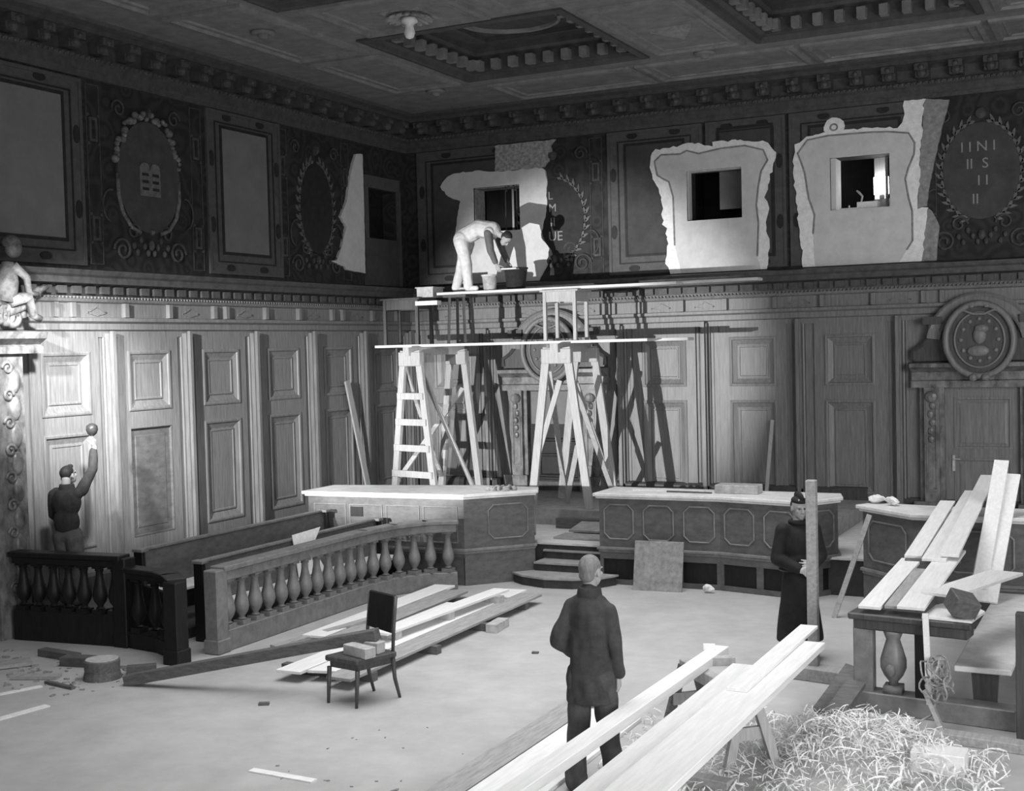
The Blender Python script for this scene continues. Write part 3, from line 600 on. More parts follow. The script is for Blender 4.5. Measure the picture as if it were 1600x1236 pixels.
# ---- marble doorways with broken pediments and portrait ovals
def doorway(n, cxu, z_base, leaf_m, extra=None, wall=None):
    fn = lambda u, z, d: BW(cxu + u, z, d)
    jam = MB()
    for s in (-1, 1):
        for (a, c, d) in ((0.55, 0.62, 0.16), (0.62, 0.84, 0.24), (0.84, 0.92, 0.14)):
            lo, hi = sorted((s * a, s * c)); wbox(jam, fn, lo, hi, z_base, 2.56, 0.02, d)
        lo, hi = sorted((s * 0.52, s * 1.0)); wbox(jam, fn, lo, hi, z_base, z_base + 0.28, 0.02, 0.28)
    door = structure(jam.build('door_%d' % n, 'marble'))
    for s in (-1, 1):
        k = MB(); k.rects(fn, s * 0.73 - 0.08, s * 0.73 + 0.08, z_base + 0.45, 2.35, [(0, 0.24), (0, 0.255), (0.02, 0.255), (0.03, 0.235)]); k.ball(fn(s * 0.73, 2.42, 0.27), (0.10, 0.06, 0.09), 10, 6)
        for j in range(5): k.ball(fn(s * 0.73 + random.uniform(-0.03, 0.03), 2.28 - j * 0.13, 0.26), (0.05, 0.03, 0.06), 8, 6)
        k.build('carved_jamb', 'marble', door)
    l = MB()
    wsweep(l, fn, [(0.02, 2.56), (0.20, 2.56), (0.20, 2.66), (0.16, 2.68), (0.16, 2.80), (0.26, 2.84), (0.36, 2.88), (0.36, 2.94), (0.02, 2.97)], -1.04, 1.04); l.build('lintel', 'marble', door)
    p = MB()
    for s in (-1, 1):
        out = [(s * 1.0, 2.97), (s * 1.0, 3.14), (s * 0.84, 3.24), (s * 0.70, 3.42), (s * 0.60, 3.60), (s * 0.30, 3.5), (s * 0.3, 2.97)]
        if s > 0: out = out[::-1]
        p.prism(out, fn, 0.02, 0.16)
        p.tube([fn(u, z, 0.17) for (u, z) in [(s * 1.0, 3.0), (s * 1.0, 3.14), (s * 0.86, 3.23), (s * 0.72, 3.40), (s * 0.62, 3.58)]], 0.035, 6)
        wbox(p, fn, min(s * 0.84, s * 0.56), max(s * 0.84, s * 0.56), 3.54, 3.66, 0.02, 0.29)
    p.build('broken_pediment', 'oak_dark', door)
    a = MB(); a.prism(arc((0, 3.22), 0.80, 0.78, 8, 172, 24) + arc((0, 3.22), 0.60, 0.60, 172, 8, 24), fn, 0.02, 0.24)
    a.tube([fn(u, z, 0.22) for (u, z) in arc((0, 3.22), 0.78, 0.76, 20, 160, 24)], 0.04, 6); a.tube([fn(u, z, 0.24) for (u, z) in arc((0, 3.22), 0.62, 0.62, 20, 160, 24)], 0.03, 6); a.build('arched_hood', 'oak', door, smooth=False)
    m = MB(); m.prism(arc((0, 3.0), 0.78, 0.98, 0, 180, 24), fn, 0.02, 0.12); m.build('tympanum', 'oak_dark', door)
    m = MB(); m.prism(arc((0, 3.29), 0.47, 0.52, 0, 360, 32)[:-1], fn, 0.02, 0.37); ov = m.build('portrait_oval', 'oak_dark', door)
    m = MB(); m.tube([fn(u, z, 0.40) for (u, z) in arc((0, 3.29), 0.49, 0.55, 0, 360, 36)[:-1]], 0.05, 8, True); m.tube([fn(u, z, 0.385) for (u, z) in arc((0, 3.29), 0.36, 0.42, 0, 360, 36)[:-1]], 0.018, 6, True)
    m.build('oval_frame', 'oak', ov, smooth=True)
    m = MB(); m.ball(fn(0, 3.36, 0.375), (0.10, 0.06, 0.14), 12, 8); m.ball(fn(-0.02, 3.12, 0.375), (0.17, 0.05, 0.09), 12, 8); m.ball(fn(0.03, 3.46, 0.385), (0.11, 0.06, 0.07), 10, 6)
    for j in range(12):
        an = j * 2 * PI / 12; m.ball(fn(0.27 * math.cos(an), 3.29 + 0.32 * math.sin(an), 0.375), (0.035, 0.025, 0.035), 8, 5)
    for s in (-1, 1): m.ball(fn(s * 0.11, 3.80, 0.42), (0.05, 0.04, 0.03), 8, 5); m.ball(fn(s * 0.09, 2.72, 0.44), (0.07, 0.06, 0.06), 8, 5)
    m.tube([fn(u, z, 0.42) for u, z in [(-0.36, 3.70), (-0.22, 3.74), (-0.08, 3.68), (0.08, 3.68), (0.22, 3.74), (0.36, 3.70)]], 0.022, 6); m.build('carved_relief', 'oak', ov, smooth=True)
    q = MB(); wbox(q, fn, -0.55, 0.55, z_base, 2.56, 0.02, 0.05)
    lf = q.build('door_leaf', leaf_m, door)
    for (z0, z1) in ((z_base + 0.2, 1.45), (1.6, 2.4)):
        q = MB(); q.rects(fn, -0.42, 0.42, z0, z1, [(0, 0.05), (0, 0.065), (0.03, 0.065), (0.05, 0.045), (0.10, 0.06)]); q.build('door_panel', leaf_m, lf)
    if extra: extra(door, fn)
    return door
def transom(door, fn):
    q = MB(); wbox(q, fn, -0.50, 0.42, 1.95, 2.54, 0.07, 0.085); q.build('transom_board', 'canvas', door)
doorway(1, -9.52, 0.75, 'oak_shade_black', transom)  # black leaf: the dark of the open doorway put into its colour
def handle(door, fn):
    q = MB(); wbox(q, fn, -0.45, -0.41, 1.25, 1.50, 0.06, 0.075); q.bar(fn(-0.43, 1.44, 0.10), fn(-0.33, 1.44, 0.10), 0.02, 0.02); q.build('door_handle', 'tin', door)
doorway(2, -2.29, 0.5, 'oak', handle)

# carved doorway on the left wall, seen edge on at the picture's border
jam = MB()
wbox(jam, LW, 10.55, 11.02, 0.0, 3.42, 0.0, 0.40); wbox(jam, LW, 11.02, 11.12, 0.0, 3.42, 0.0, 0.20)
d3 = structure(jam.build('door_3', 'marble'))
k = MB()
for j in range(9):
    z = 0.45 + j * 0.33; k.ball(LW(10.88, z, 0.40), (0.045, 0.09, 0.15), 10, 6)
    k.tube([LW(10.78 + p[0] * 0.8, z + 0.16 + p[1] * 0.8, 0.41) for p in curl((0, 0), 0.10, 1.3, 1 if j % 2 else -1)], 0.022, 6)
k.build('carved_jamb', 'marble', d3, smooth=True)
k = MB(); wsweep(k, LW, [(0, 3.42), (0.46, 3.42), (0.46, 3.50), (0.40, 3.53), (0.52, 3.60), (0.55, 3.68), (0, 3.72)], 10.3, 11.30); k.build('lintel', 'marble', d3)
k = MB()      # scrolled pediment with a small seated figure
for s in range(3): k.tube([LW(11.0 - 0.1 * s + p[0] * 0.9, 3.86 + p[1] * 0.9 + 0.02 * s, 0.30) for p in curl((0, 0), 0.17, 1.5, 1)], 0.045, 6)
k.tube([LW(10.9, 3.95, 0.3), LW(11.15, 4.02, 0.32), LW(11.40, 4.20, 0.30), LW(11.56, 4.25, 0.28)], [0.09, 0.075, 0.05, 0.03], 8)
k.build('pediment_scroll', 'carving', d3, smooth=True)
k = MB()
k.tube([LW(10.86, 4.05, 0.32), LW(10.90, 4.30, 0.34), LW(10.93, 4.52, 0.33)], [0.14, 0.13, 0.08], 10); k.ball(LW(11.0, 4.70, 0.34), (0.10, 0.11, 0.125), 12, 8)
k.ball(LW(10.98, 4.77, 0.33), (0.11, 0.125, 0.085), 12, 8)
k.tube([LW(10.92, 4.48, 0.42), LW(11.08, 4.34, 0.46), LW(11.14, 4.16, 0.42), LW(11.30, 4.14, 0.40)], [0.06, 0.05, 0.04, 0.035], 8)
k.tube([LW(10.88, 4.06, 0.38), LW(11.12, 4.10, 0.42), LW(11.22, 3.88, 0.40), LW(11.32, 3.84, 0.40)], [0.09, 0.075, 0.05, 0.045], 8)
k.build('carved_putto', 'carving', d3, smooth=True)
# ================================================================== FIXED FURNITURE
def pt2(a, c, s): return (a[0] + (c[0] - a[0]) * s, a[1] + (c[1] - a[1]) * s)
def face_fn(a, c):
    """frame of a vertical face from plan point a to c; d points to the right-hand outside"""
    a = Vector((a[0], a[1], 0)); c = Vector((c[0], c[1], 0)); t = (c - a).normalized(); n = Vector((t.y, -t.x, 0))
    return (lambda u, z, d: a + t * u + Vector((0, 0, z)) + n * d), (c - a).length
def offset_poly(poly, d):
    out = []; n = len(poly)
    for i in range(n):
        p0, p1, p2 = Vector(poly[i - 1]), Vector(poly[i]), Vector(poly[(i + 1) % n])
        e0 = (p1 - p0).normalized(); e1 = (p2 - p1).normalized(); n0 = Vector((e0.y, -e0.x)); n1 = Vector((e1.y, -e1.x))
        m = (n0 + n1); m = m / max(0.35, m.dot(n0)); out.append((p1.x + m.x * d, p1.y + m.y * d))
    return out
PLAN = lambda x, y, z: Vector((x, y, z))
def octagon(mb, fn, u0, u1, z0, z1, c, d, r):
    pts = [(u0 + c, z0), (u1 - c, z0), (u1, z0 + c), (u1, z1 - c), (u1 - c, z1), (u0 + c, z1), (u0, z1 - c), (u0, z0 + c)]
    mb.tube([fn(u, z, d) for u, z in pts], r, 6, True)
    return pts
def counter(name, label, cat, poly, faces, z_top=1.28, ledge=True):
    """panelled court bench: plan polygon (anticlockwise), faces = [(edge index, number of octagon panels, open base)]"""
    cxm = sum(p[0] for p in poly) / len(poly); cym = sum(p[1] for p in poly) / len(poly)
    root = thing(name, label, cat, (cxm, cym, 0))
    b = MB(); b.prism(poly, PLAN, 0.40, z_top - 0.05); b.prism(offset_poly(poly, -0.03), PLAN, 0.0, 0.40); body = b.build('body', 'bench_oak', root)
    t = MB(); t.prism(offset_poly(poly, 0.07), PLAN, z_top - 0.045, z_top); t.prism(offset_poly(poly, 0.04), PLAN, z_top - 0.075, z_top - 0.045); t.build('bench_top', 'bench_top', root, bevel=0.008)
    s = MB(); s.prism(offset_poly(poly, 0.035), PLAN, 0.485, 0.525); s.prism(offset_poly(poly, 0.015), PLAN, 0.45, 0.485); s.build('ledge_moulding', 'rail_oak', root, bevel=0.006)
    for (i, n, base) in faces:
        fn, L = face_fn(poly[i], poly[(i + 1) % len(poly)])
        for k in range(n):
            w_ = L / n; u0 = k * w_ + max(0.06, w_ * 0.13); u1 = (k + 1) * w_ - max(0.06, w_ * 0.13)
            q = MB(); pts = octagon(q, fn, u0, u1, 0.64, 1.12, min(0.08, (u1 - u0) * 0.22), 0.008, 0.013); q.build('panel_moulding', 'rail_oak', body)
        if base:
            q = MB()
            m = max(2, n)
            for k in range(m + 1):
                u = L * k / m; wbox(q, fn, max(0, u - 0.05), min(L, u + 0.05), 0.06, 0.36, -0.03, 0.0)
            wbox(q, fn, 0, L, 0.0, 0.07, -0.03, 0.01); wbox(q, fn, 0, L, 0.36, 0.46, -0.03, 0.004); q.build('base_frame', 'bench_oak', root)
            q = MB()
            for k in range(m): wbox(q, fn, L * k / m + 0.05, L * (k + 1) / m - 0.05, 0.07, 0.36, -0.029, -0.02)
            q.build('base_recess', 'oak_shade_black', root)  # dark of the base openings put into the panel colour
        else:
            q = MB(); wbox(q, fn, 0, L, 0.0, 0.42, -0.03, 0.004); q.build('plinth', 'bench_oak', root)
    return root
counter('judges_bench', 'long panelled judges bench with a row of eight-sided panels and a pale lit top', 'bench',
        [(-6.90, 16.30), (-5.17, 16.36), (-4.02, 16.12), (-3.66, 16.68), (-3.75, 17.0), (-6.90, 17.0)], [(0, 3, True), (1, 2, True), (2, 1, True)])
ped = counter('corner_bench', 'panelled bench beside the steps with mortar lumps on the angled end of its pale top', 'bench',
        [(-11.15, 15.30), (-8.62, 15.48), (-8.45, 15.68), (-7.90, 16.26), (-8.02, 16.52), (-8.9, 16.52), (-11.15, 16.0)], [(2, 1, False), (3, 1, False), (1, 0, False)], 1.30)
fn, L = face_fn((-11.15, 15.30), (-8.62, 15.48))
q = MB()
for k in range(4): q.rects(fn, 0.10 + k * 0.60, 0.64 + k * 0.60, 0.60, 1.12, [(0, 0), (0, 0.012), (0.012, 0.012), (0.02, 0.0)], cap=False)
q.build('square_panels', 'rail_oak', ped)
q = MB(); wbox(q, fn, 0.72, 0.92, 0.94, 1.08, 0.0, 0.014); q.build('dark_hatch', 'oak_shade_black', ped)  # black plate in place of the dark inside a square hole
counter('clerk_desk', 'panelled desk with crumpled papers on its pale top, behind the officer', 'desk',
        [(-3.16, 15.80), (-2.46, 15.18), (-2.2, 15.16), (2.6, 15.16), (2.6, 15.85), (-2.3, 15.85), (-3.05, 15.98)], [(0, 1, False), (2, 5, False)], 1.30)
# steps up to the dais
st = thing('bench_steps', 'dark wooden steps with pale lit treads leading up between the two benches', 'steps', (-7.38, 16.4, 0))
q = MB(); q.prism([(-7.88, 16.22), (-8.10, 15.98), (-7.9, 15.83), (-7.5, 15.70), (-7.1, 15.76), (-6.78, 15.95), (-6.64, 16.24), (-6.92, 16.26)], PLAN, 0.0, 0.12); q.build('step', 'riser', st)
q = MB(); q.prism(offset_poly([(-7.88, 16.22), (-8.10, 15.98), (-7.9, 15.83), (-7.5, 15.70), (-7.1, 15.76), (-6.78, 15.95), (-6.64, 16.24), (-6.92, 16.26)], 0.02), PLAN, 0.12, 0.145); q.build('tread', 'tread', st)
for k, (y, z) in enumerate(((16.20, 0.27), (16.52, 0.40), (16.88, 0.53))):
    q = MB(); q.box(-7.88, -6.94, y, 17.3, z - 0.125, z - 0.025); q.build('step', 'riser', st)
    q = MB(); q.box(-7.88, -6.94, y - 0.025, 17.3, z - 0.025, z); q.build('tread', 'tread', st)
single(MB().cbox((-7.42, 17.62, 0.585), (0.86, 0.55, 0.03), 0.03, 0.12), 'loose_board', 'tread', 'short worn board lying loose at the head of the steps', 'board')
q = MB(); q.box(-8.3, -6.85, 17.86, 18.02, 0.50, 0.66); single(q, 'floor_beam', 'timber_dark', 'dark squared beam on the dais across the foot of the tall trestle', 'beam')
q = MB(); q.prism(arc((-7.5, 18.0), 0.65, 0.5, 0, 180, 14), PLAN, 0.70, 0.74)
# ---- balusters and railings
BAL = [(0.072, 0.0), (0.072, 0.05), (0.055, 0.06), (0.036, 0.075), (0.036, 0.09), (0.070, 0.135), (0.088, 0.19), (0.080, 0.25), (0.058, 0.33), (0.044, 0.40), (0.042, 0.46), (0.055, 0.475), (0.046, 0.49), (0.06, 0.52)]
def smooth_by_angle(o, deg=40):
    bm = bmesh.new(); bm.from_mesh(o.data)
    for fc in bm.faces: fc.smooth = True
    for e in bm.edges: e.smooth = not (len(e.link_faces) == 2 and e.calc_face_angle(0) > math.radians(deg))
    bm.to_mesh(o.data); bm.free()
def baluster(mb, x, y, z0, h):
    k = h / 0.52
    mb.box(x - 0.07, x + 0.07, y - 0.07, y + 0.07, z0, z0 + 0.05 * k)
    mb.lathe([(r, z * k) for r, z in BAL[2:13]], (x, y, z0), 10)
    mb.box(x - 0.06, x + 0.06, y - 0.06, y + 0.06, z0 + 0.495 * k, z0 + h)
def railing(root, path, z_base, z_bot, z_top, n, mat_r, posts=(), wd=0.16):
    b = MB(); t = MB()
    for i in range(len(path) - 1):
        p, q2 = path[i], path[i + 1]
        b.bar((p[0], p[1], z_base / 2), (q2[0], q2[1], z_base / 2), wd, z_base)
        d = Vector((q2[0] - p[0], q2[1] - p[1], 0)).normalized() * 0.03
        t.bar((p[0] - d.x, p[1] - d.y, z_top - 0.03), (q2[0] + d.x, q2[1] + d.y, z_top - 0.03), wd + 0.06, 0.06)
        t.bar((p[0], p[1], (z_bot + z_top - 0.06) / 2), (q2[0], q2[1], (z_bot + z_top - 0.06) / 2), wd, z_top - 0.06 - z_bot)
    b.build('base_rail', mat_r, root, bevel=0.01); t.build('hand_rail', mat_r, root, bevel=0.01)
    segs = [math.hypot(path[i + 1][0] - path[i][0], path[i + 1][1] - path[i][1]) for i in range(len(path) - 1)]; T = sum(segs)
    proto = None
    for k in range(n):
        s = T * (k + 0.5) / n; i = 0
        while s > segs[i] and i < len(segs) - 1: s -= segs[i]; i += 1
        x, y = pt2(path[i], path[i + 1], s / segs[i])
        if proto is None:
            m = MB(); baluster(m, x, y, z_base, z_bot - z_base); proto = m.build('baluster', mat_r, root, bevel=0.0); smooth_by_angle(proto); px, py = x, y
        else:
            c = proto.copy(); COL.objects.link(c); c.parent = root; c.location = (x - px, y - py, 0)
    for (x, y) in posts:
        m = MB(); m.cbox((x, y, (z_top - 0.03) / 2), (0.19, 0.19, z_top - 0.03)); m.cbox((x, y, 0.08), (0.22, 0.22, 0.16)); m.build('newel_post', mat_r, root, bevel=0.012)
r = thing('dock_railing', 'long carved railing with a row of bulging balusters along the front of the pews', 'railing', (-9.36, 13.2, 0))
railing(r, [(-9.36, 11.12), (-9.36, 14.0), (-9.26, 14.6), (-9.02, 15.05), (-8.64, 15.29)], 0.24, 0.80, 0.97, 18, 'rail_oak', [(-9.36, 11.05)])
r = thing('gate_railing', 'dark low railing with a stepped curved end, between the carved doorway and the stump', 'railing', (-11.0, 10.8, 0))
railing(r, [(-12.15, 10.75), (-10.62, 10.93)], 0.36, 0.92, 1.06, 7, 'oak_shade_black', [(-10.60, 10.93)])
railing(r, [(-10.52, 10.93), (-10.0, 10.86), (-9.72, 10.73), (-9.46, 10.52)], 0.18, 0.80, 0.93, 4, 'oak_shade_black', [(-9.46, 10.50)])
r = thing('broken_railing', 'end of a carved railing with one thick baluster under the heap of boards', 'railing', (-2.0, 11.55, 0))
b = MB(); b.bar((-2.40, 11.55, 0.09), (-1.0, 11.38, 0.09), 0.22, 0.18); b.build('base_rail', 'rail_oak', r, bevel=0.01)
b = MB(); b.bar((-2.42, 11.55, 0.86), (-1.35, 11.42, 0.86), 0.26, 0.06); b.bar((-2.38, 11.55, 0.79), (-1.38, 11.42, 0.79), 0.2, 0.10); b.build('hand_rail', 'oak_dark', r, bevel=0.012)
b = MB(); b.cbox((-2.31, 11.54, 0.46), (0.17, 0.17, 0.60)); b.build('newel_post', 'rail_oak', r, bevel=0.01)
b = MB(); b.cbox((-1.80, 11.475, 0.46), (0.10, 0.17, 0.60)); b.build('newel_post', 'oak_shade_black', r, bevel=0.01)
b = MB(); b.box(-2.13, -1.97, 11.42, 11.58, 0.18, 0.25); b.lathe([(0.045, 0.07), (0.04, 0.10), (0.085, 0.16), (0.115, 0.23), (0.115, 0.30), (0.085, 0.40), (0.06, 0.48), (0.08, 0.53), (0.09, 0.56)], (-2.05, 11.50, 0.18), 16)
b.ball((-2.06, 11.40, 0.40), (0.05, 0.04, 0.06), 8, 6); b.build('baluster', 'rail_oak', r, smooth=True)
# ---- pews
def pew(label, x, y0, y1, zt, zf, group):
    r = thing('pew', label, 'pew', (x, (y0 + y1) / 2, zf), group)
    b = MB(); b.box(x - 0.03, x + 0.03, y0 + 0.04, y1 - 0.04, zf + 0.08, zt - 0.03); b.build('back_board', 'bench_oak', r, bevel=0.006)
    b = MB(); b.box(x - 0.045, x + 0.045, y0 + 0.02, y1 - 0.02, zt - 0.03, zt); b.box(x - 0.06, x + 0.10, y0 - 0.02, y0 + 0.10, zt - 0.035, zt + 0.004); b.box(x - 0.05, x + 0.12, y1 - 0.12, y1, zt - 0.035, zt + 0.004); b.build('top_rail', 'rail_oak', r, bevel=0.006)
    for y in (y0, y1 - 0.06):
        e = MB(); e.prism([(x - 0.05, zf), (x + 0.44, zf), (x + 0.40, zf + 0.44), (x + 0.10, zf + 0.50), (x + 0.08, zt - 0.03), (x - 0.05, zt - 0.03)], lambda u, z, d: Vector((u, d, z)), y, y + 0.06); e.build('end_board', 'oak_shade_black', r, bevel=0.005)
    e = MB(); e.box(x + 0.03, x + 0.43, y0 + 0.06, y1 - 0.06, zf + 0.40, zf + 0.44); e.build('seat', 'bench_top', r, bevel=0.006)
pew('long dark pew against the panelled wall, behind the other pew', -10.80, 11.35, 15.2, 1.05, 0.12, 'pews in the dock')
pew('long dark pew directly behind the carved railing, with a pale scrap on it', -9.93, 11.40, 15.25, 0.95, 0.0, 'pews in the dock')
r = thing('side_bench', 'low plain bench with pale seat and shaped end board, near the heap of boards', 'bench', (-1.28, 13.2, 0))
b = MB(); b.box(-1.53, -1.06, 11.45, 14.9, 0.43, 0.48); b.build('seat', 'bench_top', r, bevel=0.008)
for y in (11.55, 14.7):
    b = MB(); b.prism([(-1.46, 0), (-1.10, 0), (-1.10, 0.08), (-1.19, 0.14), (-1.17, 0.43), (-1.40, 0.43), (-1.38, 0.14), (-1.46, 0.08)], lambda u, z, d: Vector((u, d, z)), y, y + 0.06); b.build('end_board', 'oak_dark', r)
b = MB(); b.box(-1.30, -1.27, 11.6, 14.7, 0.14, 0.22); b.build('stretcher', 'oak_dark', r)
# ================================================================== SCAFFOLD
def trestle_frame(mb_legs, parent, y, w_top, w_bot, h, rungs):
    for s in (-1, 1):
        b = MB(); b.bar((s * w_bot / 2, y, 0.0), (s * w_top / 2, y, h), 0.13, 0.06, (0, 1, 0)); b.build('leg', 'pine_z', parent)
    b = MB(); b.box(-w_top / 2 - 0.09, w_top / 2 + 0.09, y - 0.06, y + 0.06, h - 0.26, h - 0.02); b.build('head_block', 'pine_z', parent, bevel=0.01)
    for k in range(rungs):
        s = (k + 0.45) / (rungs + 0.35); z = 0.28 + (h - 0.55) * s * 0.95; hw = (w_bot + (w_top - w_bot) * z / h) / 2 + 0.04
        b = MB(); b.box(-hw, hw, y - 0.065, y - 0.03, z - 0.055, z + 0.055); b.build('rung', 'pine_z', parent)
def trestle(label, loc, rz, rungs, braces):
    r = thing('trestle', label, 'trestle', (0, 0, 0), 'tall scaffold trestles')
    trestle_frame(None, r, 0.0, 0.34, 1.02, 2.58, rungs); trestle_frame(None, r, 1.12, 0.30, 0.98, 2.58, 0)
    b = MB(); b.box(-0.07, 0.07, -0.12, 1.24, 2.50, 2.64); b.build('head_beam', 'pine_z', r)
    for (a, c) in braces:
        b = MB(); b.bar(a, c, 0.085, 0.03, (0, 1, 0.2)); b.build('brace', 'pine_z', r)
    r.location = loc; r.rotation_euler.z = rz; return r
trestle('tall pine trestle with wide ladder rungs under the end of the scaffold nearest the corner', (-11.20, 18.42, 0.75), math.radians(-15), 4,
        [((0.20, -0.03, 2.35), (0.36, 1.08, 0.15)), ((-0.18, 0.02, 2.3), (-0.42, 1.06, 0.35)), ((-0.40, 0.04, 0.4), (0.14, 1.1, 1.9))])
trestle('tall pine trestle with crossing braces and no rungs in front of the dark doorway', (-8.46, 18.40, 0.75), 0.0, 0,
        [((0.16, -0.05, 2.4), (0.44, 1.10, 0.2)), ((0.03, 0.02, 2.05), (-0.40, 0.02, 0.80)), ((-0.14, 0.0, 2.2), (-0.42, 1.1, 0.1)), ((0.40, 1.16, 0.3), (-0.20, 1.16, 2.0)), ((0.30, 0.06, 1.0), (-0.12, 0.5, 0.02))])
for k, lab in enumerate(('long lower scaffold plank on the trestles, the one towards the hall', 'long lower scaffold plank on the trestles, the one towards the doorways')):
    b = MB(); b.bar((-12.05 + 0.15 * k, 18.76 + 0.34 * k, 3.415), (-7.0 + 0.55 * k, 18.76 + 0.34 * k, 3.415), 0.30, 0.045); single(b, 'scaffold_plank', 'pine_x', lab, 'plank', 'lower scaffold planks', bevel=0.004)
for k, lab in enumerate(('long upper scaffold plank on which the bending plasterer stands, edge towards the hall', 'long upper scaffold plank close under the wall openings')):
    b = MB(); b.bar((-10.85 + 0.1 * k, 18.88 + 0.32 * k, 4.290), (-6.55 + 1.2 * k, 18.88 + 0.32 * k, 4.290 + (0.02 if k else 0.0)), 0.29, 0.045); single(b, 'scaffold_plank', 'pine_x', lab, 'plank', 'upper scaffold planks', bevel=0.004)
def stool(label, x0, x1, y0, y1, z0, z1, m, mt, name='work_table'):
    r = thing(name, label, 'table', ((x0 + x1) / 2, (y0 + y1) / 2, z0), None)
    b = MB(); b.box(x0 - 0.05, x1 + 0.05, y0 - 0.03, y1 + 0.03, z1 - 0.035, z1); b.build('table_top', mt, r, bevel=0.006)
    b = MB(); b.box(x0 + 0.02, x1 - 0.02, y0 + 0.01, y0 + 0.03, z1 - 0.20, z1 - 0.035); b.box(x0 + 0.02, x1 - 0.02, y1 - 0.03, y1 - 0.01, z1 - 0.20, z1 - 0.035)
    b.box(x0 + 0.01, x0 + 0.03, y0 + 0.03, y1 - 0.03, z1 - 0.20, z1 - 0.035); b.box(x1 - 0.03, x1 - 0.01, y0 + 0.03, y1 - 0.03, z1 - 0.20, z1 - 0.035); b.build('apron', m, r)
    for x in (x0 + 0.025, x1 - 0.025):
        for y in (y0 + 0.025, y1 - 0.025):
            b = MB(); b.box(x - 0.027, x + 0.027, y - 0.027, y + 0.027, z0, z1 - 0.035); b.build('leg', m, r)
    return r
stool('dark wooden table standing on the lower scaffold plank in the corner', -11.9, -11.2, 18.68, 19.20, 3.4375, 4.245, 'oak_dark', 'oak_dark')
stool('pale wooden table between the two levels of scaffold planks, near the oval portrait', -8.82, -8.24, 18.68, 19.20, 3.4375, 4.267, 'pine_z', 'pine_z')
r = thing('work_stool', 'small dark four-legged stool under the upper plank, below the bending plasterer', 'stool', (-10.5, 18.95, 3.4375))
b = MB(); b.box(-10.72, -10.28, 18.72, 19.16, 4.22, 4.267); b.build('seat', 'oak_dark', r)
for x in (-10.66, -10.34):
    for y in (18.78, 19.10):
        b = MB(); b.bar((x, y, 3.4375), (x * 0.85 + -10.5 * 0.15, y * 0.85 + 18.94 * 0.15, 4.22), 0.04, 0.04); b.build('leg', 'oak_dark', r)
b = MB(); b.box(-11.25, -10.93, 18.75, 19.1, 4.245, 4.40); b.box(-11.27, -10.91, 18.73, 19.12, 4.40, 4.42); single(b, 'wood_box', 'block', 'small pale wooden box on the dark table by the corner', 'box')
b = MB(); b.box(-11.15, -10.72, 18.52, 18.66, 4.10, 4.17); o = single(b, 'board_offcut', 'pine', 'short pale board end clamped under the end of the upper plank', 'board')
def bucket(label, c, r, h, m, handle=True):
    t = thing('bucket', label, 'bucket', c)
    b = MB(); b.lathe([(r * 0.78, 0), (r, h), (r + 0.012, h), (r + 0.012, h - 0.02), (r * 0.95, h - 0.03), (r * 0.75, 0.02), (0.0, 0.02)], c, 18); b.build('pail', m, t, smooth=True)
    b = MB(); b.tube([(c[0] + r * math.cos(a), c[1] - 0.02, c[2] + h - 0.02 - r * 0.5 * math.sin(a)) for a in [PI * k / 10 for k in range(11)]], 0.008, 6); b.build('bail_handle', 'iron', t)
bucket('pale splashed pail at the feet of the bending plasterer', (-9.93, 18.95, 4.3125), 0.135, 0.27, 'tin')
bucket('large dark mortar tub beside the pale pail on the upper planks', (-9.55, 19.18, 4.33), 0.20, 0.36, 'iron')
b = MB(); b.cbox((-9.72, 19.0, 4.66), (0.34, 0.24, 0.022), 0.1, 0, 0.05); 
# ================================================================== LOOSE TIMBER AND TOOLS BY THE WALLS
b = MB(); b.bar((-12.36, 18.80, 0.75), (-12.46, 18.33, 2.84), 0.13, 0.035, (1, 0, 0)); single(b, 'leaning_plank', 'pine_z', 'narrow pale plank leaning against the panelling between the pews and the ladder trestle', 'plank')
b = MB(); b.bar((-5.62, 20.30, 0.75), (-5.56, 20.56, 2.04), 0.055, 0.04, (0, 1, 0)); single(b, 'leaning_lath', 'pine_z', 'thin pale lath standing against the panelled wall behind the long bench', 'lath')
b = MB(); b.bar((-3.40, 15.2, 0.0), (-3.02, 15.50, 1.22), 0.06, 0.04, (0, 1, 0)); single(b, 'leaning_lath', 'pine_grey', 'grey lath leaning at the end of the clerk desk behind the officer', 'lath')
b = MB(); b.box(-5.32, -4.72, 16.62, 16.9, 1.28, 1.40); single(b, 'wood_box', 'block', 'low pale box lying on the top of the long panelled bench', 'box', bevel=0.01)
for k, (x0, x1, y, rz) in enumerate(((-6.55, -5.5, 16.72, 0.03), (-6.0, -5.35, 16.60, -0.04))):
    b = MB(); b.cbox(((x0 + x1) / 2, y, 1.29), (x1 - x0, 0.05, 0.02), rz)
    single(b, 'batten', ('pine', 'timber_dark')[k], ('thin pale batten lying along the back of the long bench top', 'thin dark batten on the long bench top next to the box')[k], 'batten')
b = MB()
for k in range(16): b.ball((-8.30 + random.uniform(-0.17, 0.2), 16.08 + random.uniform(-0.12, 0.12), 1.325), (random.uniform(0.03, 0.055), random.uniform(0.03, 0.05), random.uniform(0.025, 0.05)), 7, 5, Euler((random.random() * 3, random.random() * 3, 0)).to_matrix())
single(b, 'rubble', 'rubble', 'grey lumps of mortar heaped on the angled end of the corner bench', 'rubble', None, 'stuff')
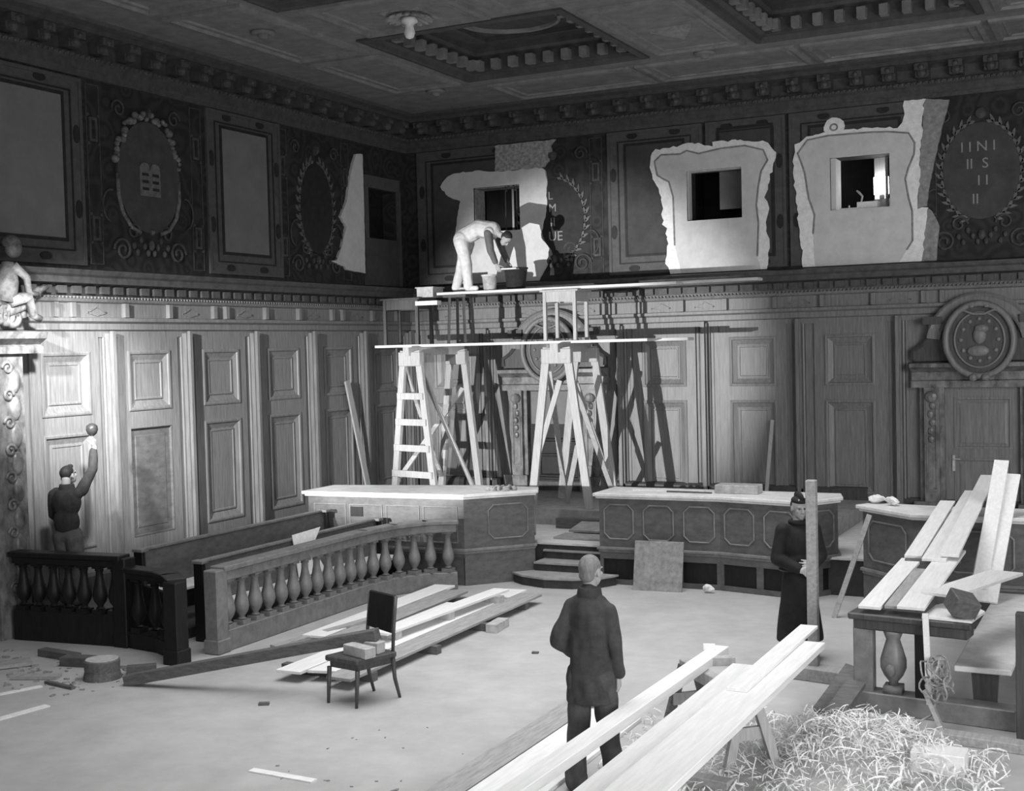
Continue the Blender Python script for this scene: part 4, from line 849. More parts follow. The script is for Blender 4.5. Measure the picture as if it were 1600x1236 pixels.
def crumple(c, r, seed):
    rnd = random.Random(seed); bm = bmesh.new(); bmesh.ops.create_icosphere(bm, subdivisions=3, radius=1.0)
    ph = [Vector((rnd.uniform(-1, 1), rnd.uniform(-1, 1), rnd.uniform(-1, 1))).normalized() for k in range(14)]
    for v in bm.verts:
        s = 1.0 + sum(-0.16 * max(0.0, v.co.dot(p) - 0.55) * 3 for p in ph) + rnd.uniform(-0.06, 0.06); v.co = v.co * s
    bm.verts.index_update(); mb = MB(); mb.add([(c[0] + v.co.x * r[0], c[1] + v.co.y * r[1], c[2] + v.co.z * r[2]) for v in bm.verts], [tuple(v.index for v in f.verts) for f in bm.faces]); bm.free(); return mb
single(crumple((-3.02, 15.98, 1.365), (0.13, 0.11, 0.07), 3), 'crumpled_paper', 'paper', 'crumpled pale paper on the clerk desk, the lump nearer its corner', 'paper', 'papers on the clerk desk')
single(crumple((-2.78, 15.78, 1.36), (0.12, 0.11, 0.065), 4), 'crumpled_paper', 'paper', 'crumpled pale paper on the clerk desk, the lump farther from its corner', 'paper', 'papers on the clerk desk')
b = MB(); b.bar((-9.84, 13.45, 0.452), (-9.862, 13.45, 0.99), 0.52, 0.012, (1, 0, 0)); 
single(MB().prism([(13.16, 0.455), (13.75, 0.455), (13.55, 0.80), (13.78, 1.02), (13.16, 1.0)], lambda y, z, d: Vector((-9.78 - (z - 0.44) * 0.16 + d, y, z)), 0.0, 0.012), 'plaster_scrap', 'plaster_white', 'pale broken sheet propped against the back of the nearer pew', 'scrap')

# ---- low stack of boards on battens in front of the railing
def boards_along_y(spec):
    for (x0, x1, y0, y1, z, t, m, lab, dx) in spec:
        b = MB(); b.prism([(x0, y0), (x1, y0 + random.uniform(-0.08, 0.08)), (x1 + dx, y1 + random.uniform(-0.05, 0.05)), (x0 + dx, y1)], PLAN, z, z + t); single(b, 'floor_board', m, lab, 'board', 'boards stacked by the railing', bevel=0.003)
for k, (y, x0, x1) in enumerate(((10.62, -8.15, -7.02), (11.85, -8.7, -6.98), (13.05, -8.75, -7.00), (14.3, -8.75, -7.1))):
    b = MB(); b.box(x0, x1, y, y + 0.10, 0.0, 0.09)
    single(b, 'batten', 'timber_dark', ('dark cross batten under the ragged end of the board stack', 'dark cross batten second from the ragged end of the board stack', 'dark cross batten third from the ragged end of the board stack', 'dark cross batten under the board stack near the bench steps')[k], 'batten', 'battens under the board stack')
boards_along_y([
    (-7.34, -7.04, 10.28, 14.75, 0.09, 0.03, 'pine_grey', 'outermost long board of the stack, beside the open floor', -0.05),
    (-7.66, -7.36, 10.40, 14.95, 0.09, 0.03, 'pine', 'long pale board second in from the open floor', -0.05),
    (-7.98, -7.68, 10.30, 13.9, 0.09, 0.03, 'pine', 'pale board third in from the open floor, ragged near end', -0.04),
    (-8.34, -8.02, 11.6, 14.6, 0.09, 0.03, 'pine_grey', 'grey board on the stack, fourth in from the open floor', -0.1),
    (-8.68, -8.38, 11.7, 14.9, 0.09, 0.03, 'pine', 'pale board of the stack closest to the railing', -0.1),
    (-7.72, -7.50, 11.7, 14.4, 0.205, 0.03, 'pine', 'narrow pale board raised on blocks above the stack', 0.12)])
for k, (x, y) in enumerate(((-7.62, 11.9), (-7.56, 13.0), (-7.46, 14.1))):
    b = MB(); b.box(x - 0.13, x + 0.13, y - 0.06, y + 0.06, 0.12, 0.205); single(b, 'spacer_block', 'endgrain', ('short block under the raised narrow board at its chair end', 'short block under the middle of the raised narrow board', 'short block under the raised narrow board at its bench end')[k], 'block', 'spacer blocks')
b = MB(); b.bar((-8.78, 11.3, 0.05), (-8.2, 12.9, 0.16), 0.12, 0.05); single(b, 'loose_batten', 'pine_grey', 'grey batten sloping up on the stack beside the railing base', 'batten')
b = MB(); b.cbox((-6.93, 13.2, 0.05), (0.14, 0.4, 0.10), 0.1); single(b, 'spacer_block', 'endgrain', 'pale square timber end sticking out from under the board stack', 'block')
# ---- chair with timber on it
ch = thing('dining_chair', 'dark wooden chair with upright padded back and wood blocks on its seat', 'chair', (-6.78, 10.05, 0))
S = [(-7.0, 9.86), (-6.64, 9.80), (-6.50, 10.20), (-6.86, 10.30)]
b = MB(); b.prism(offset_poly(S, 0.03), PLAN, 0.405, 0.46); b.build('seat', 'oak_dark', ch, bevel=0.012)
b = MB(); b.prism(offset_poly(S, -0.005), PLAN, 0.345, 0.405); b.build('apron', 'oak_dark', ch)
for k, (x, y) in enumerate(S):
    b = MB()
    if k < 2: b.tube([(x, y, 0.35), (x - 0.005, y - 0.01, 0.18), (x - 0.01, y - 0.02, 0.0)], [0.024, 0.021, 0.015], 8)
    else: b.tube([(x, y, 0.40), (x + 0.01, y + 0.01, 0.2), (x + 0.03, y + 0.06, 0.0)], [0.024, 0.02, 0.015], 8)
    b.build('leg', 'oak_dark', ch, smooth=True)
for k in (2, 3):
    x, y = S[k]; b = MB(); b.tube([(x, y, 0.42), (x + 0.005, y + 0.02, 0.66), (x + 0.01, y + 0.07, 0.98)], 0.018, 8); b.build('back_post', 'oak_dark', ch, smooth=True)
b = MB(); b.prism([(0, 0.66), (0.36, 0.63), (0.37, 0.985), (0.01, 1.0)], lambda u, z, d: Vector((-6.86 + u * 0.97, 10.30 - u * 0.27 + 0.02 + (z - 0.64) * 0.16 + d, z)), -0.02, 0.02); b.build('back_pad', 'oak_shade_black', ch, bevel=0.008)
b = MB(); b.cbox((-6.70, 9.93, 0.51), (0.13, 0.34, 0.10), 1.25); single(b, 'wood_block', 'block', 'squared wood block along the front of the chair seat', 'block', 'blocks on the chair', bevel=0.006)
b = MB(); b.cbox((-6.76, 10.11, 0.515), (0.42, 0.12, 0.11), -0.12); single(b, 'wood_block', 'endgrain', 'pale wood block across the back of the chair seat', 'block', 'blocks on the chair', bevel=0.006)
b = MB(); b.bar((-9.35, 9.62, 0.045), (-6.62, 10.13, 0.63), 0.13, 0.11); single(b, 'timber_beam', 'timber_dark', 'long dark squared timber with one end on the floor and the other on the chair', 'beam', bevel=0.006)
r = thing('tree_stump', 'round sawn log stump with pale top at the floor end of the long beam', 'log', (-9.78, 9.72, 0))
b = MB(); b.lathe([(0.20, 0), (0.18, 0.08), (0.185, 0.19), (0.175, 0.20), (0.0, 0.20)], (-9.78, 9.72, 0), 20); b.build('bark', 'timber_dark', r)
b = MB(); b.lathe([(0.0, 0.195), (0.165, 0.197), (0.166, 0.207), (0.0, 0.207)], (-9.78, 9.72, 0), 20); b.build('sawn_face', 'endgrain', r)
for k, (c, s, rz, m, lab) in enumerate((((-10.45, 9.45, 0.02), (0.5, 0.14, 0.03), 0.4, 'pine_grey', 'grey splintered board on the floor near the stump'),
        ((-9.95, 9.30, 0.015), (0.45, 0.05, 0.03), -0.15, 'timber_dark', 'dark stick on the floor in front of the stump'),
        ((-11.1, 9.75, 0.03), (0.35, 0.25, 0.04), 0.9, 'pine_grey', 'broken panel on the floor by the gate railing'),
        ((-7.55, 9.55, 0.012), (0.10, 0.06, 0.024), 0.5, 'timber_dark', 'dark chip lying behind the chair legs'),
        ((-6.0, 12.3, 0.01), (0.07, 0.05, 0.02), 0.2, 'timber_dark', 'small dark chip out on the open floor'))):
    b = MB(); b.cbox(c, s, rz); single(b, 'wood_scrap', m, lab, 'scrap', 'scraps on the floor')
b = MB()
for k in range(150):
    x = random.uniform(-12.0, -9.4); y = random.uniform(9.0, 10.3); s = random.uniform(0.008, 0.032)
    b.cbox((x, y, s * 0.3), (s * 2.4, s, s * 0.6), random.random() * 3)
for k in range(26):
    x = random.uniform(-6.4, -4.6); y = random.uniform(7.5, 9.6); s = random.uniform(0.006, 0.02); b.cbox((x, y, s * 0.3), (s * 2, s, s * 0.6), random.random() * 3)
single(b, 'debris', 'rubble', 'scattered chips and crumbs on the dusty floor', 'debris', None, 'stuff')
b = MB()
fn = lambda u, z, d: Vector((-6.30 + u, 16.02 + z * 0.18 + u * 0.08 - d, z))
wbox(b, fn, 0.0, 0.68, 0.0, 0.66, 0.0, 0.025); single(b, 'leaning_board', 'plaster_grey', 'square pale board standing against the front of the long bench', 'board', bevel=0.004)
single(crumple((-5.27, 16.12, 0.06), (0.09, 0.06, 0.065), 9), 'crumpled_paper', 'paper', 'small pale scrap of paper on the floor at the foot of the long bench', 'paper')

# ================================================================== FOREGROUND TIMBER
def sawhorse(label, loc, rz):
    r = thing('sawhorse', label, 'sawhorse', (0, 0, 0), 'sawhorses under the planks')
    b = MB(); b.box(-0.66, 0.66, -0.045, 0.045, 0.47, 0.585); b.build('top_beam', 'pine_z', r, bevel=0.006)
    for x in (-0.55, 0.55):
        for s in (-1, 1):
            b = MB(); b.bar((x * 1.08, s * 0.21, 0.0), (x, s * 0.055, 0.56), 0.075, 0.05, (1, 0, 0)); b.build('leg', 'timber_dark' if x < 0 else 'pine_z', r)
        b = MB(); b.box(x - 0.02, x + 0.02, -0.16, 0.16, 0.22, 0.32); b.build('leg_brace', 'pine_z', r)
    r.location = loc; r.rotation_euler.z = rz; return r
ra = -math.atan2(1.0, 0.95)
s1 = sawhorse('rough sawhorse carrying the far end of the long new planks', (-3.20, 9.98, 0), ra)
s2 = copy_tree(s1); s2.location = (-3.05, 6.3, 0); s2.rotation_euler.z = 0; s2['label'] = 'rough sawhorse under the near end of the long new planks'
b = MB(); b.bar((-3.40, 10.72, 0.625), (-3.50, 5.9, 0.625), 0.15, 0.075); single(b, 'long_plank', 'pine', 'long narrow new rail crossing in front of the walking man', 'plank', 'long planks on the sawhorses', bevel=0.004)
b = MB(); b.bar((-3.02, 10.25, 0.615), (-3.02, 5.9, 0.615), 0.26, 0.05); single(b, 'long_plank', 'pine', 'broad new plank lying under the edge of the topmost wide plank', 'plank', 'long planks on the sawhorses', bevel=0.004)
b = MB(); b.bar((-2.72, 11.0, 0.672), (-2.74, 5.9, 0.672), 0.36, 0.055); single(b, 'long_plank', 'pine', 'widest new plank, topmost on the sawhorse, pointing at the wooden post', 'plank', 'long planks on the sawhorses', bevel=0.004)
b = MB(); b.bar((-2.80, 11.5, 0.715), (-2.80, 9.2, 0.715), 0.16, 0.03); single(b, 'long_plank', 'pine', 'short thin board on top of the widest plank, its end by the post', 'plank', bevel=0.003)
b = MB(); b.cbox((-3.30, 10.36, 0.62), (0.26, 0.10, 0.07), 0.5); single(b, 'wood_block', 'endgrain', 'grey wood block sitting on the sawhorse next to the narrow rail', 'block')
b = MB(); b.cbox((-3.45, 10.55, 0.685), (0.10, 0.06, 0.045), 0.3); single(b, 'wood_block', 'pine', 'tiny pale block on the far tip of the narrow rail', 'block')
b = MB(); b.prism([(-4.88, 5.8), (-4.60, 5.8), (-4.60, 11.0), (-4.90, 10.9)], PLAN, 0.0, 0.03); single(b, 'floor_plank', 'pine_grey', 'greyish plank flat on the floor, left edge of the pale floor boards', 'plank', bevel=0.003)
tag(bpy.data.objects['floor_plank'], 'greyish plank flat on the floor along the outer edge of the bright floor board')
b = MB(); b.prism([(-4.58, 5.8), (-4.00, 5.8), (-4.04, 10.4), (-4.58, 10.5)], PLAN, 0.0, 0.035); single(b, 'floor_plank', 'pine', 'bright wide board flat on the floor beside the walking man', 'plank', bevel=0.003)
b = MB(); b.cbox((-2.93, 8.92, 0.06), (0.34, 0.12, 0.12), -0.15); single(b, 'timber_offcut', 'pine_grey', 'squared timber end lying among the shavings in front of the sawhorse leg', 'block', bevel=0.006)
r = thing('wooden_post', 'grey upright wooden post on a block foot, in front of the officer', 'post', (-2.97, 12.40, 0))
b = MB(); b.box(-3.025, -2.925, 12.34, 12.44, 0.10, 1.97); b.build('upright', 'pine_grey', r, bevel=0.008)
b = MB(); b.bar((-3.32, 12.42, 0.065), (-2.55, 12.28, 0.065), 0.24, 0.13); b.build('foot', 'pine_grey', r, bevel=0.008)
# shavings heap
b = MB(); rnd = random.Random(5)
def shaving(x, y, z, s):
    a = rnd.random() * 6.3; R = Euler((rnd.uniform(-0.7, 0.7), rnd.uniform(-0.7, 0.7), a)).to_matrix(); n = 8; rr = s * rnd.uniform(0.25, 0.8); vs = []
    tw = rnd.uniform(0.6, 4.0); wd = s * rnd.uniform(0.06, 0.16); adv = s * rnd.uniform(0.05, 0.35)
    for k in range(n):
        t = k / (n - 1) * tw; p = Vector((k * adv - n * adv / 2, rr * math.cos(t), rr * math.sin(t)))
        vs += [Vector((x, y, z)) + R @ p, Vector((x, y, z)) + R @ (p + Vector((wd, wd * 0.3, 0)))]
    b.add(vs, [(2 * k, 2 * k + 2, 2 * k + 3, 2 * k + 1) for k in range(n - 1)])
for k in range(5200):
    u = rnd.random(); v = rnd.random()
    x = -3.4 + 2.4 * u; y = 8.3 + 2.9 * v
    hgt = max(0.0, 1 - ((x + 2.05) / 0.8) ** 2 - ((y - 10.2) / 0.8) ** 2)
    if hgt <= 0 and rnd.random() < 0.55: continue
    if x > -1.75 and y > 10.5: continue
    if x < -2.75 and 10.9 < y: continue
    if (x + 3.78) ** 2 + (y - 8.7) ** 2 < 0.16: continue
    shaving(x, y, 0.02 + rnd.random() * (0.26 * hgt + 0.02), rnd.uniform(0.04, 0.12))
for k in range(500):
    x = rnd.uniform(-4.0, -3.0); y = rnd.uniform(8.3, 11.0)
    if (x + 3.78) ** 2 + (y - 8.7) ** 2 < 0.16: continue
    shaving(x, y, 0.012, rnd.uniform(0.03, 0.09))
single(b, 'wood_shavings', 'shavings', 'curly pale wood shavings strewn and heaped over the floor', 'shavings', None, 'stuff')
for k, (a, c, lab) in enumerate((((-2.62, 11.15, 0.03), (-2.42, 11.62, 0.34), 'dark board propped on the railing base beside the post foot'), ((-2.50, 10.95, 0.03), (-2.36, 11.42, 0.26), 'second dark board propped on the railing post, over the shavings'))):
    b = MB(); b.bar(a, c, 0.17, 0.04, (0, -0.5, 1)); single(b, 'propped_board', 'timber_dark', lab, 'board')

# ================================================================== HEAP OF BOARDS ON THE BROKEN RAILING
H = [  # low end, high end, width, material, label
    ((-2.24, 11.42, 0.945), (-2.14, 13.08, 1.112), 0.20, 'pine', 'lower outer board of the heap, its end on the railing corner'),
    ((-1.88, 11.40, 0.968), (-1.78, 13.40, 1.170), 0.24, 'pine', 'lower inner board of the heap, ending in a slanted tip halfway up'),
    ((-2.06, 11.45, 0.955), (-2.00, 12.70, 1.082), 0.11, 'pine_grey', 'greyish narrow board lying between the two lower boards of the heap'),
    ((-2.12, 13.04, 1.150), (-2.12, 15.52, 1.405), 0.17, 'pine', 'upper outer board of the heap, pointing past the crumpled papers'),
    ((-1.90, 12.90, 1.150), (-1.88, 16.05, 1.470), 0.23, 'pine', 'upper wide board of the heap, square-ended and leaning over the clerk desk'),
    ((-1.76, 12.95, 1.195), (-1.80, 16.75, 1.590), 0.18, 'pine', 'longest upper board of the heap, close beside the steep boards')]
for (a, c, wd, m, lab) in H:
    b = MB(); b.bar(a, c, wd, 0.03); single(b, 'stacked_board', m, lab, 'board', 'heap of boards on the railing', bevel=0.003)
for k, (x, y, z) in enumerate(((-2.03, 13.0, 1.118), (-1.82, 13.15, 1.118))):
    b = MB(); b.tube([(x - 0.16, y, z - 0.005), (x + 0.14, y, z - 0.005)], 0.028, 8)
    single(b, 'round_batten', 'timber_dark', ('short round batten under the foot of the upper outer board', 'short round batten under the foot of the upper wide board')[k], 'batten')
b = MB(); b.bar((-1.60, 14.22, 0.505), (-1.465, 15.50, 1.75), 0.30, 0.03, (0, -0.6, 0.8)); single(b, 'steep_board', 'pine', 'broad board standing steeply out of the heap, leaning on the edge of the clerk desk', 'board', bevel=0.003)
b = MB(); b.bar((-1.64, 14.30, 0.63), (-1.52, 15.52, 1.90), 0.16, 0.03, (0, -0.6, 0.8)); single(b, 'steep_board', 'pine', 'narrow board standing steeply just behind the broad one, its tip highest of all', 'board', bevel=0.003)
b = MB(); b.bar((-1.70, 11.75, 1.035), (-1.26, 13.25, 1.005), 0.32, 0.03); single(b, 'stacked_board', 'pine', 'pale board lying level across the heap, pointing over the low side bench', 'board', bevel=0.003)
b = MB(); b.prism([(-1.78, 11.36), (-1.36, 11.30), (-1.30, 11.75), (-1.55, 12.2), (-1.74, 11.9)], PLAN, 0.895, 0.915); single(b, 'loose_sheet', 'pine', 'pale warped sheet of board on the end of the railing under the dark cube', 'board')
b = MB(); b.cbox((-1.45, 11.42, 1.03), (0.22, 0.22, 0.17), 0.6, 0.35, 0.3); single(b, 'wood_block', 'timber_dark', 'dark tilted cube of timber on the heap above the tangled wire', 'block', bevel=0.008)
b = MB(); b.bar((-1.74, 11.30, 0.955), (-1.70, 11.22, 0.18), 0.05, 0.03, (0, 1, 0)); single(b, 'upright_lath', 'pine', 'thin pale lath hanging down from the railing edge', 'lath')
b = MB(); b.bar((-1.72, 11.15, 0.30), (-1.52, 10.85, 0.02), 0.10, 0.035, (1, 0, 0.4)); single(b, 'floor_lath', 'pine_grey', 'short grey slat slanting to the floor under the tangled wire', 'slat')
b = MB(); rnd = random.Random(11)
for k in range(11):
    c = (-1.60 + rnd.uniform(-0.06, 0.06), 11.12 + rnd.uniform(-0.06, 0.06), 0.42 + rnd.uniform(-0.10, 0.10)); R = Euler((rnd.random() * 3, rnd.random() * 3, rnd.random() * 3)).to_matrix(); rad = rnd.uniform(0.09, 0.17)
    b.tube([Vector(c) + R @ Vector((rad * math.cos(t * PI / 9), rad * 0.8 * math.sin(t * PI / 9), 0.02 * math.sin(t))) for t in range(18)], 0.008, 5, True)
b.tube([(-1.60, 11.1, 0.32), (-1.66, 11.0, 0.15), (-1.78, 10.95, 0.08), (-1.85, 10.9, 0.01)], 0.010, 5)
single(b, 'wire_tangle', 'wire', 'tangled bundle of stripped wire slumped between the railing and the side bench', 'wire')
b = MB(); b.bar((-1.62, 10.85, 0.04), (-0.6, 10.72, 0.04), 0.16, 0.08); single(b, 'floor_timber', 'pine_grey', 'pale timber lying on the floor in front of the side bench', 'timber', bevel=0.006)
b = MB(); b.box(-1.66, -1.26, 9.95, 10.2, 0.0, 0.16); single(b, 'wood_crate', 'pine', 'bright low box at the edge of the shavings heap', 'box', bevel=0.006)
b = MB(); b.cbox((-1.62, 10.62, 0.06), (0.18, 0.12, 0.12), 0.3); single(b, 'wood_block', 'endgrain', 'pale block on the floor just behind the shavings', 'block')
b = MB(); b.cbox((-0.93, 11.10, 0.53), (0.12, 0.10, 1.06)); o = single(b, 'corner_post', 'oak_dark', 'dark square post at the right border beside the side bench', 'post', bevel=0.006)
o['label'] = 'dark square post at the end of the broken railing beside the side bench'
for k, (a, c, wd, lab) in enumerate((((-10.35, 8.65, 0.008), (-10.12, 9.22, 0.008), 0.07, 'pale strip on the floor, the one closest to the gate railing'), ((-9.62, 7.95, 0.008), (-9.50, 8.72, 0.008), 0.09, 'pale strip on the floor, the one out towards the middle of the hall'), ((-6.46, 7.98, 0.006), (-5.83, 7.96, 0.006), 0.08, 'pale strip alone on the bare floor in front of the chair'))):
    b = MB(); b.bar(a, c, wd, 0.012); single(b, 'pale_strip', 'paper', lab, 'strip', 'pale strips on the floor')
for k, (c, s, rz, lab) in enumerate((((-10.35, 10.05, 0.05), (0.55, 0.16, 0.10), 0.2, 'dark timber offcut behind the stump'), ((-10.9, 10.2, 0.04), (0.6, 0.12, 0.08), -0.1, 'dark timber offcut along the foot of the gate railing'), ((-9.55, 10.05, 0.04), (0.3, 0.12, 0.08), 0.7, 'dark timber offcut between the stump and the gate end'))):
    b = MB(); b.cbox(c, s, rz); single(b, 'timber_offcut', 'timber_dark', lab, 'offcut', 'offcuts round the stump')
# lantern and plasterers' tools on the sill of the lit opening
r = thing('work_lamp', 'bright square work lamp glowing in the opening farthest from the corner', 'lamp', BW(-3.86, 5.55, -0.62))
b = MB(); wbox(b, BW, -4.0, -3.72, 5.46, 5.62, -0.70, -0.55); b.build('lamp_box', 'tin', r)
b = MB(); wbox(b, BW, -4.0, -3.77, 5.70, 5.98, -0.60, -0.55); b.build('lamp_glass', 'lamp', r)
b = MB(); wbox(b, BW, -3.92, -3.85, 5.62, 5.70, -0.66, -0.60); b.build('lamp_stem', 'iron', r)
b = MB(); wbox(b, BW, -4.17, -3.85, 5.43, 5.54, -0.24, -0.02); single(b, 'wood_block', 'pine', 'pale block lying on the sill of the lit opening', 'block')
b = MB(); wbox(b, BW, -4.44, -4.14, 5.43, 5.455, -0.12, -0.0); b.tube([BW(-4.3, 5.455, -0.06), BW(-4.3, 5.50, -0.06)], 0.012, 6); single(b, 'plaster_float', 'pine', 'flat plastering float lying on the sill of the lit opening', 'trowel')
b = MB(); b.tube([BW(-4.12, 5.55, -0.12), BW(-4.10, 5.64, -0.12), BW(-4.15, 5.70, -0.12), BW(-4.19, 5.735, -0.12)], [0.014, 0.018, 0.022, 0.014], 6); single(b, 'hand_brush', 'tin', 'small brush standing up from the block on the sill', 'brush')
# ================================================================== PEOPLE
def cap(mb, a, c, ra, rc, seg=14):
    a = Vector(a); c = Vector(c); d = c - a; L = d.length
    if L < 1e-5: return mb.ball(a, ra, seg, 8)
    d = d / L; up = Vector((0, 0, 1)) if abs(d.z) < 0.9 else Vector((1, 0, 0)); s = d.cross(up).normalized(); t = s.cross(d)
    rings = []
    for k in range(1, 5): th = PI / 2 * k / 4; rings.append((a - d * (ra * math.cos(th)), ra * math.sin(th)))
    for k in range(4, 0, -1): th = PI / 2 * k / 4; rings.append((c + d * (rc * math.cos(th)), rc * math.sin(th)))
    vs = []; n = len(rings)
    for (p, r) in rings:
        for k in range(seg): an = 2 * PI * k / seg; vs.append(p + s * (r * math.cos(an)) + t * (r * math.sin(an)))
    vs += [a - d * ra, c + d * rc]
    fs = [(i * seg + k, i * seg + (k + 1) % seg, (i + 1) * seg + (k + 1) % seg, (i + 1) * seg + k) for i in range(n - 1) for k in range(seg)]
    fs += [(n * seg, (k + 1) % seg, k) for k in range(seg)] + [(n * seg + 1, (n - 1) * seg + k, (n - 1) * seg + (k + 1) % seg) for k in range(seg)]
    return mb.add(vs, fs)
def chain(mb, pts, rs):
    for i in range(len(pts) - 1): cap(mb, pts[i], pts[i + 1], rs[i], rs[i + 1])
def skinned(mb, name, material, parent, voxel, smooth=4, folds=0.0, seed=1):
    """closed pieces fused into ONE continuous surface"""
    me = bpy.data.meshes.new(name); me.from_pydata([tuple(p) for p in mb.v], [], mb.f)
    bm = bmesh.new(); bm.from_mesh(me); bmesh.ops.recalc_face_normals(bm, faces=bm.faces); bm.to_mesh(me); bm.free()
    t = bpy.data.objects.new(name + '_tmp', me); COL.objects.link(t)
    m = t.modifiers.new('r', 'REMESH'); m.mode = 'VOXEL'; m.voxel_size = voxel; m.use_smooth_shade = True
    if smooth: s = t.modifiers.new('s', 'SMOOTH'); s.factor = 0.5; s.iterations = smooth
    dg = bpy.context.evaluated_depsgraph_get(); dg.update()
    me2 = bpy.data.meshes.new_from_object(t.evaluated_get(dg)); bpy.data.objects.remove(t); bpy.data.meshes.remove(me)
    me2.name = name
    if folds:
        from mathutils import noise
        for v, nrm in [(v, v.normal.copy()) for v in me2.vertices]:
            q = Vector((v.co.x * 7 + seed, v.co.y * 7, v.co.z * 3.2)); v.co += nrm * (folds * (noise.noise(q) + 0.6 * noise.noise(q * 2.3)))
    me2.materials.clear(); me2.materials.append(M[material]); me2.polygons.foreach_set('use_smooth', [True] * len(me2.polygons))
    o = bpy.data.objects.new(name, me2); COL.objects.link(o)
    if parent is not None: o.parent = parent
    return o
def hand(mb, wrist, d, n, side, curl=0.5, scale=1.0, spread=0.10):
    """palm, four unequal bent fingers, thumb; d = pointing direction, n = palm normal, side = +1/-1 for the thumb side"""
    d = Vector(d).normalized(); n = Vector(n); n = (n - d * n.dot(d)).normalized(); s = d.cross(n) * side; w0 = Vector(wrist); k = scale
    for j in range(4):
        off = (j - 1.5) * 0.020 * k; cap(mb, w0 + d * 0.015 + s * (off * 0.55), w0 + d * (0.088 - abs(j - 1.2) * 0.004) * k + s * off, 0.0155 * k, 0.0125 * k, 10)
    for j, L in enumerate((0.072, 0.080, 0.074, 0.058)):     # j=0 is the index finger next to the thumb
        off = (1.5 - j) * 0.020 * k; p = w0 + d * (0.088 - abs(j - 1.2) * 0.004) * k + s * off; ang = curl * 0.6; dd = d + s * ((1.5 - j) * spread)
        for q, f in enumerate((0.45, 0.32, 0.23)):
            ang += curl * (0.75 if q else 0.35); v = (dd.normalized() * math.cos(ang) + n * math.sin(ang)); p2 = p + v * (L * f * k); cap(mb, p, p2, (0.0092 - 0.0008 * q) * k, (0.0086 - 0.0008 * q) * k, 10); p = p2
    p = w0 + d * 0.022 * k + s * 0.026 * k; v = (d * 0.62 + s * 0.68 + n * 0.35).normalized()
    for q, L in enumerate((0.042, 0.032, 0.026)):
        p2 = p + v * L * k; cap(mb, p, p2, (0.0125 - 0.0012 * q) * k, (0.0112 - 0.0012 * q) * k, 10); p = p2; v = (v + n * curl * 0.5 + d * 0.35).normalized()
def head(mb, c, fwd, up=(0, 0, 1), k=1.0):
    """skull, jaw, nose, ears, lips, eye sockets; c = middle of the head"""
    f = Vector(fwd).normalized(); u = Vector(up); u = (u - f * u.dot(f)).normalized(); r = f.cross(u); c = Vector(c); R = Matrix((r, f, u)).transposed()
    P = lambda x, y, z: c + R @ Vector((x * k, y * k, z * k))
    mb.ball(P(0, -0.012, 0.030), (0.076 * k, 0.094 * k, 0.090 * k), 20, 14, R); mb.ball(P(0, 0.030, -0.045), (0.058 * k, 0.060 * k, 0.072 * k), 16, 12, R); mb.ball(P(0, 0.060, -0.095), (0.026 * k, 0.024 * k, 0.022 * k), 12, 8, R)
    cap(mb, P(0, 0.088, 0.008), P(0, 0.108, -0.030), 0.010 * k, 0.014 * k, 10)
    for s in (-1, 1):
        mb.ball(P(s * 0.013, 0.097, -0.034), 0.010 * k, 8, 6, R); mb.ball(P(s * 0.077, -0.008, -0.008), (0.012 * k, 0.020 * k, 0.032 * k), 10, 8, R)
        mb.ball(P(s * 0.032, 0.078, 0.022), (0.026 * k, 0.012 * k, 0.008 * k), 10, 6, R); mb.ball(P(s * 0.040, 0.066, -0.022), (0.022 * k, 0.016 * k, 0.018 * k), 10, 6, R)
    mb.ball(P(0, 0.088, -0.063), (0.022 * k, 0.010 * k, 0.006 * k), 10, 6, R); mb.ball(P(0, 0.084, -0.074), (0.019 * k, 0.010 * k, 0.007 * k), 10, 6, R)
    return P, R
def eyes(parent, P, R, k=1.0):
    for s in (-1, 1):
        m = MB(); m.ball(P(s * 0.031, 0.082, 0.003), (0.012 * k, 0.007 * k, 0.006 * k), 10, 6, R); m.build('eye', 'hair_dark', parent, smooth=True)
def shift(mb, o):      # child meshes are authored in world coordinates
    mb.v = [(p[0] - o[0], p[1] - o[1], p[2] - o[2]) for p in mb.v]; return mb

